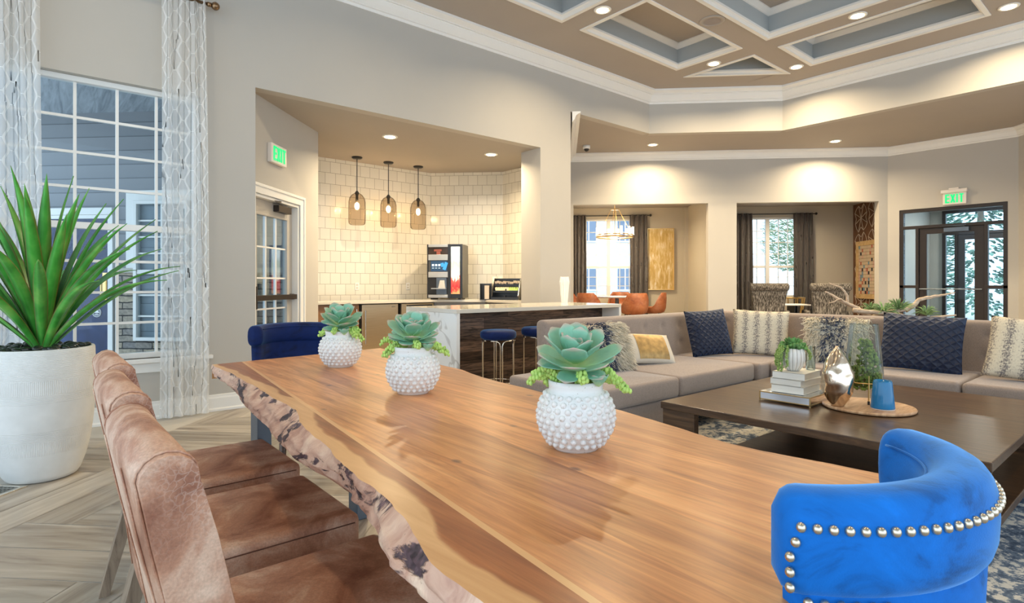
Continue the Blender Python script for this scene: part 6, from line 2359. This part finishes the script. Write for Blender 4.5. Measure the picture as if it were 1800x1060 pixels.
# ================================================================== CONSOLE WITH DRIFTWOOD BEHIND THE SOFA
t = thing('console_table', 'dark console table behind the right run of the sofa', 'table', (0, 0, 0))
MB().box(6.30, 6.72, 0.95, 3.05, 0.70, 0.76).build('tabletop', M['darkwood'], t, bevel=0.004)
for x, y in ((6.32, 0.98), (6.32, 2.97), (6.65, 0.98), (6.65, 2.97)):
    MB().box(x, x + 0.05, y, y + 0.05, 0, 0.6995).build('leg', M['darkwood'], t)
def driftwood():
    t = thing('driftwood_arrangement', 'driftwood branches with air plants standing behind the sofa', 'driftwood', (6.52, 1.93, 0.762), R(-50))
    # local x to the right as seen from the room, y away, z up
    s = 0.0057
    rr = random.Random(8)
    M['drift'] = wood('bleached_driftwood', [(0.34, 0.23, 0.15), (0.55, 0.42, 0.30), (0.70, 0.58, 0.45)], (3, 3, 14), 6, 0.8)
    def br(pts, r0, r1, dy=0.0):
        P = [((x - 1560) * s, dy + rr.uniform(-.02, .02), max(0.02, (568 - y) * s)) for x, y in pts]
        # subdivide with small kinks
        Q = []
        for a, b in zip(P, P[1:]):
            for k in range(4):
                f = k / 4
                Q.append(tuple(a[i] + (b[i] - a[i]) * f + rr.uniform(-.004, .004) for i in range(3)))
        Q.append(P[-1])
        n = len(Q)
        return MB().tube(Q, [r0 + (r1 - r0) * i / (n - 1) for i in range(n)], 8)
    specs = [([(1535, 562), (1512, 543), (1488, 532), (1468, 518), (1456, 513)], 0.028, 0.006, 0.0), ([(1495, 535), (1494, 520), (1483, 505), (1464, 497)], 0.017, 0.004, 0.02),
             ([(1500, 538), (1480, 526), (1462, 533)], 0.014, 0.004, -0.03), ([(1498, 545), (1530, 548), (1560, 551), (1590, 558), (1625, 556), (1658, 552)], 0.024, 0.008, -0.08),
             ([(1590, 545), (1603, 537), (1612, 527), (1630, 522), (1648, 519), (1667, 514)], 0.028, 0.006, 0.05), ([(1525, 562), (1550, 552), (1575, 545), (1592, 543)], 0.03, 0.02, 0.0),
             ([(1590, 566), (1620, 563), (1645, 566)], 0.02, 0.008, -0.1), ([(1540, 560), (1565, 542), (1580, 552), (1610, 560)], 0.022, 0.012, 0.1)]
    for p in specs:
        br(*p).build('branch', M['drift'], t, True)
    for (px, py, n, L, dy) in ((1548, 548, 40, 0.15, -0.05), (1575, 545, 55, 0.16, 0.0), (1535, 545, 30, 0.12, 0.05), (1616, 552, 36, 0.13, -0.04)):
        f = MB()
        c = ((px - 1560) * s, dy, (568 - py) * s)
        for i in range(n):
            a = rr.uniform(0, 2 * PI)
            el = rr.uniform(0.05, 1.3)
            d = Vector((math.cos(a) * math.cos(el), math.sin(a) * math.cos(el), math.sin(el)))
            p0 = Vector(c)
            p1 = p0 + d * L * 0.6
            p2 = p0 + d * L + Vector((0, 0, -0.03))
            f.tube([tuple(p0), tuple(p1), tuple(p2)], [0.006, 0.005, 0.001], 4, False)
        f.build('air_plant', plain('air_plant_green', (0.20, 0.32, 0.13), 0.7, var=0.4, scale=20), t)
driftwood()

# ================================================================== DINING ROOM BEYOND
def shell_chair(a, b_, face, label):
    """face: heading (radians) the sitter looks, in the back-wing frame"""
    x, y = BF(a, b_)
    t = thing('tub_chair', label, 'chair', (x, y, 0), R(-45) + face - PI / 2, 'cognac leather tub chairs around the far dining table')
    mb = MB()
    rings = []
    n = 28
    for j, (z, r_, th) in enumerate(((0.55, 0.16, 0.0), (0.58, 0.24, 0.0), (0.66, 0.275, 0.0), (0.76, 0.285, 0.0), (0.86, 0.29, 0.0), (1.0, 0.285, 0.0))):
        rg = []
        for k in range(n):
            an = 2 * PI * k / n
            bk = max(0.0, -math.sin(an))       # back is at -y
            top = 0.68 + 0.30 * min(1, max(0, bk - 0.15) * 1.6) ** 0.8
            zz = min(z, top)
            rg.append((r_ * math.cos(an), r_ * math.sin(an) * 0.95, zz))
        rings.append(rg)
    for j, (z, r_) in enumerate(((1.0, 0.245), (0.86, 0.25), (0.76, 0.24), (0.68, 0.22))):
        rg = []
        for k in range(n):
            an = 2 * PI * k / n
            bk = max(0.0, -math.sin(an))
            top = 0.68 + 0.30 * min(1, max(0, bk - 0.15) * 1.6) ** 0.8
            rg.append((r_ * math.cos(an), r_ * math.sin(an) * 0.95, min(z, top) if z > 0.7 else 0.67))
        rings.append(rg)
    mb.loft(rings)
    mb.build('shell', M['leather_orange'], t, True)
    for sx in (-1, 1):
        for sy in (-1, 1):
            MB().tube([(sx * 0.2, sy * 0.2, 0), (sx * 0.13, sy * 0.13, 0.56)], [0.01, 0.014], 8).build('leg', M['black'], t)
    return t
x, y = BF(1.17, 12.25)
t = thing('dining_table', 'round white topped table beneath the gold chandelier', 'table', (x, y, 0))
MB().lathe([(0.001, 0.87), (0.58, 0.87), (0.60, 0.885), (0.60, 0.90), (0.001, 0.90)], n=48).build('tabletop', plain('pale_tabletop', (0.62, 0.64, 0.68), 0.2), t, True, auto=40)
MB().lathe([(0.001, 0), (0.30, 0), (0.30, 0.02), (0.05, 0.05), (0.04, 0.87), (0.001, 0.87)], n=24).build('pedestal', M['steel_dark'], t, True, auto=40)
shell_chair(1.43, 11.48, R(105), 'cognac leather tub chair seen from behind at the right front of the round table')
shell_chair(1.90, 12.10, R(165), 'cognac leather tub chair at the right side of the round table')
shell_chair(0.58, 11.62, R(60), 'cognac leather tub chair at the left front of the round table')
shell_chair(1.32, 13.00, R(-95), 'cognac leather tub chair across the round table by the window')
shell_chair(0.38, 12.55, R(-15), 'cognac leather tub chair at the left of the round table, mostly hidden')

def painting():
    x, y = BF(1.985, FB - 0.035)
    t = thing('gold_painting', 'tall abstract gold and white painting on the dining room wall', 'painting', (x, y, 1.02), R(-45))
    m, nt, b = new_mat('gold_brushed_canvas')
    n = noise(nt, coords(nt, 'Object', (14, 1, 3.0)), 1.2, 6, 0.65, 0.6)
    r = ramp(nt, [(0.30, (0.42, 0.27, 0.06)), (0.48, (0.56, 0.38, 0.12)), (0.58, (0.66, 0.52, 0.28)), (0.70, (0.80, 0.74, 0.62))], n)
    nt.links.new(r.outputs[0], b.inputs['Base Color'])
    b.inputs['Roughness'].default_value = 0.4
    MB().box(0.02, 0.60, -0.02, 0.02, 0.02, 1.42).build('canvas', m, t)
    MB().box(0, 0.02, -0.035, 0.03, 0, 1.44).box(0.60, 0.62, -0.035, 0.03, 0, 1.44).box(0, 0.62, -0.035, 0.03, 0, 0.02).box(0, 0.62, -0.035, 0.03, 1.42, 1.44).build('frame', M['gold'], t)
painting()

# ================================================================== LOUNGE BEYOND
def wing_chair(a, b_, yaw, label):
    x, y = BF(a, b_)
    t = thing('wing_chair', label, 'armchair', (x, y, 0), R(-45) + yaw, 'grey tweed high back chairs in the lounge')
    # back faces -y (towards the room), sitter faces +y
    rings = []
    for z, w, y0, y1 in ((0.12, 0.30, -0.28, -0.16), (0.45, 0.29, -0.30, -0.16), (0.72, 0.29, -0.32, -0.20), (0.95, 0.315, -0.36, -0.25), (1.06, 0.33, -0.38, -0.28)):
        rings.append([(-w, y0 + 0.02, z), (-w + 0.02, y0, z), (w - 0.02, y0, z), (w, y0 + 0.02, z), (w, y1, z), (-w, y1, z)])
    MB().loft(rings).build('backrest', M['grey_tweed'], t, bevel=0.01)
    rl = MB()
    rl.tube([(-0.35, -0.36, 1.10), (-0.33, -0.36, 1.10), (0.33, -0.36, 1.10), (0.35, -0.36, 1.10)], [0.05, 0.075, 0.075, 0.05], 18)
    rl.build('rolled_top', M['grey_tweed'], t, True)
    MB().rbox(-0.33, 0.33, -0.20, 0.38, 0.20, 0.46, 0.04, 3).build('seat', M['grey_tweed'], t, True, auto=50)
    for sx in (-1, 1):
        MB().rbox(sx * 0.36 - 0.04, sx * 0.36 + 0.04, -0.26, 0.34, 0.20, 0.64, 0.03, 3).build('arm', M['grey_tweed'], t, True, auto=50)
        for yy in (-0.2, 0.32):
            MB().tube([(sx * 0.3, yy, 0), (sx * 0.3, yy, 0.21)], [0.014, 0.022], 8).build('leg', M['darkwood'], t)
wing_chair(4.05, 11.75, R(-8), 'grey tweed high back chair standing left before the lounge window')
wing_chair(5.20, 11.70, R(-14), 'grey tweed high back chair between the lounge window and the star patterned wall')
x, y = BF(4.70, 12.1)
t = thing('side_table', 'small white topped table between the two grey tweed chairs', 'table', (x, y, 0), R(-45))
MB().box(-0.26, 0.26, -0.26, 0.26, 0.725, 0.75).build('tabletop', M['white'], t, bevel=0.003)
MB().box(-0.03, -0.015, -0.2, 0.2, 0, 0.724).box(0.015, 0.03, -0.2, 0.2, 0, 0.724).box(-0.2, 0.2, -0.2, 0.2, 0, 0.02).build('base', M['black'], t)
x, y = BF(4.95, 12.9)
t = thing('gold_accent_chair', 'gold framed chair with a white seat partly behind the right tweed chair', 'chair', (x, y, 0), R(-45) + 0.6)
MB().rbox(-0.25, 0.25, -0.25, 0.25, 0.42, 0.52, 0.03, 3).build('seat', M['white'], t, True, auto=50)
g = MB()
for k in range(7):
    a = PI + PI * k / 6
    g.tube([(0.25 * math.cos(a), 0.25 * math.sin(a), 0.5), (0.30 * math.cos(a), 0.30 * math.sin(a), 0.86)], 0.012, 6)
g.tube([(0.30 * math.cos(PI + PI * k / 12), 0.30 * math.sin(PI + PI * k / 12), 0.86) for k in range(13)], 0.016, 6)
g.build('backrest', M['gold'], t)
for sx in (-1, 1):
    for sy in (-1, 1):
        MB().tube([(sx * 0.22, sy * 0.22, 0), (sx * 0.2, sy * 0.2, 0.43)], 0.012, 6).build('leg', M['gold'], t)
def tile_board():
    # framed grid of small coloured tiles hung on the star-pattern wall (faces -a)
    x, y = BF(6.595, 12.80)
    t = thing('tile_board', 'large wooden framed board of small coloured squares on the star patterned wall', 'wall board', (x, y, 0.84), R(-135))
    # local x runs along the wall, y into the wall (away from viewer)... board occupies x -0.6..0.6, z 0..1.24
    fr_ = wood('maple_frame', [(0.50, 0.30, 0.12), (0.66, 0.44, 0.20), (0.74, 0.54, 0.28)], (3, 3, 3), 3, 0.4)
    w, h = 1.16, 1.26
    MB().box(-w / 2, w / 2, -0.03, 0.03, 0, 0.10).box(-w / 2, w / 2, -0.03, 0.03, h - 0.10, h).box(-w / 2, -w / 2 + 0.10, -0.03, 0.03, 0, h).box(w / 2 - 0.10, w / 2, -0.03, 0.03, 0, h).build('frame', fr_, t, bevel=0.003)
    MB().box(-w / 2 + 0.10, w / 2 - 0.10, -0.01, 0.02, 0.10, h - 0.10).build('backing', plain('dark_backing', (0.25, 0.17, 0.10), 0.6), t)
    cols = {'beige_squares': (0.66, 0.52, 0.36), 'blue_squares': (0.20, 0.33, 0.42), 'red_squares': (0.55, 0.16, 0.09), 'dark_squares': (0.03, 0.03, 0.035), 'pink_squares': (0.68, 0.42, 0.32)}
    mbs = {k: MB() for k in cols}
    n = 15
    rr = random.Random(17)
    cw, ch = (w - 0.2) / n, (h - 0.2) / n
    for i in range(n):
        for j in range(n):
            q = rr.random()
            k = 'beige_squares' if q < 0.66 else 'pink_squares' if q < 0.78 else 'blue_squares' if q < 0.88 else 'dark_squares' if q < 0.94 else 'red_squares'
            x0, z0 = -w / 2 + 0.10 + i * cw, 0.10 + j * ch
            mbs[k].box(x0 + 0.003, x0 + cw - 0.003, -0.018, -0.008, z0 + 0.003, z0 + ch - 0.003)
    for k in cols:
        mbs[k].build(k, plain(k + '_paint', cols[k], 0.5), t)['kind'] = 'stuff'
tile_board()
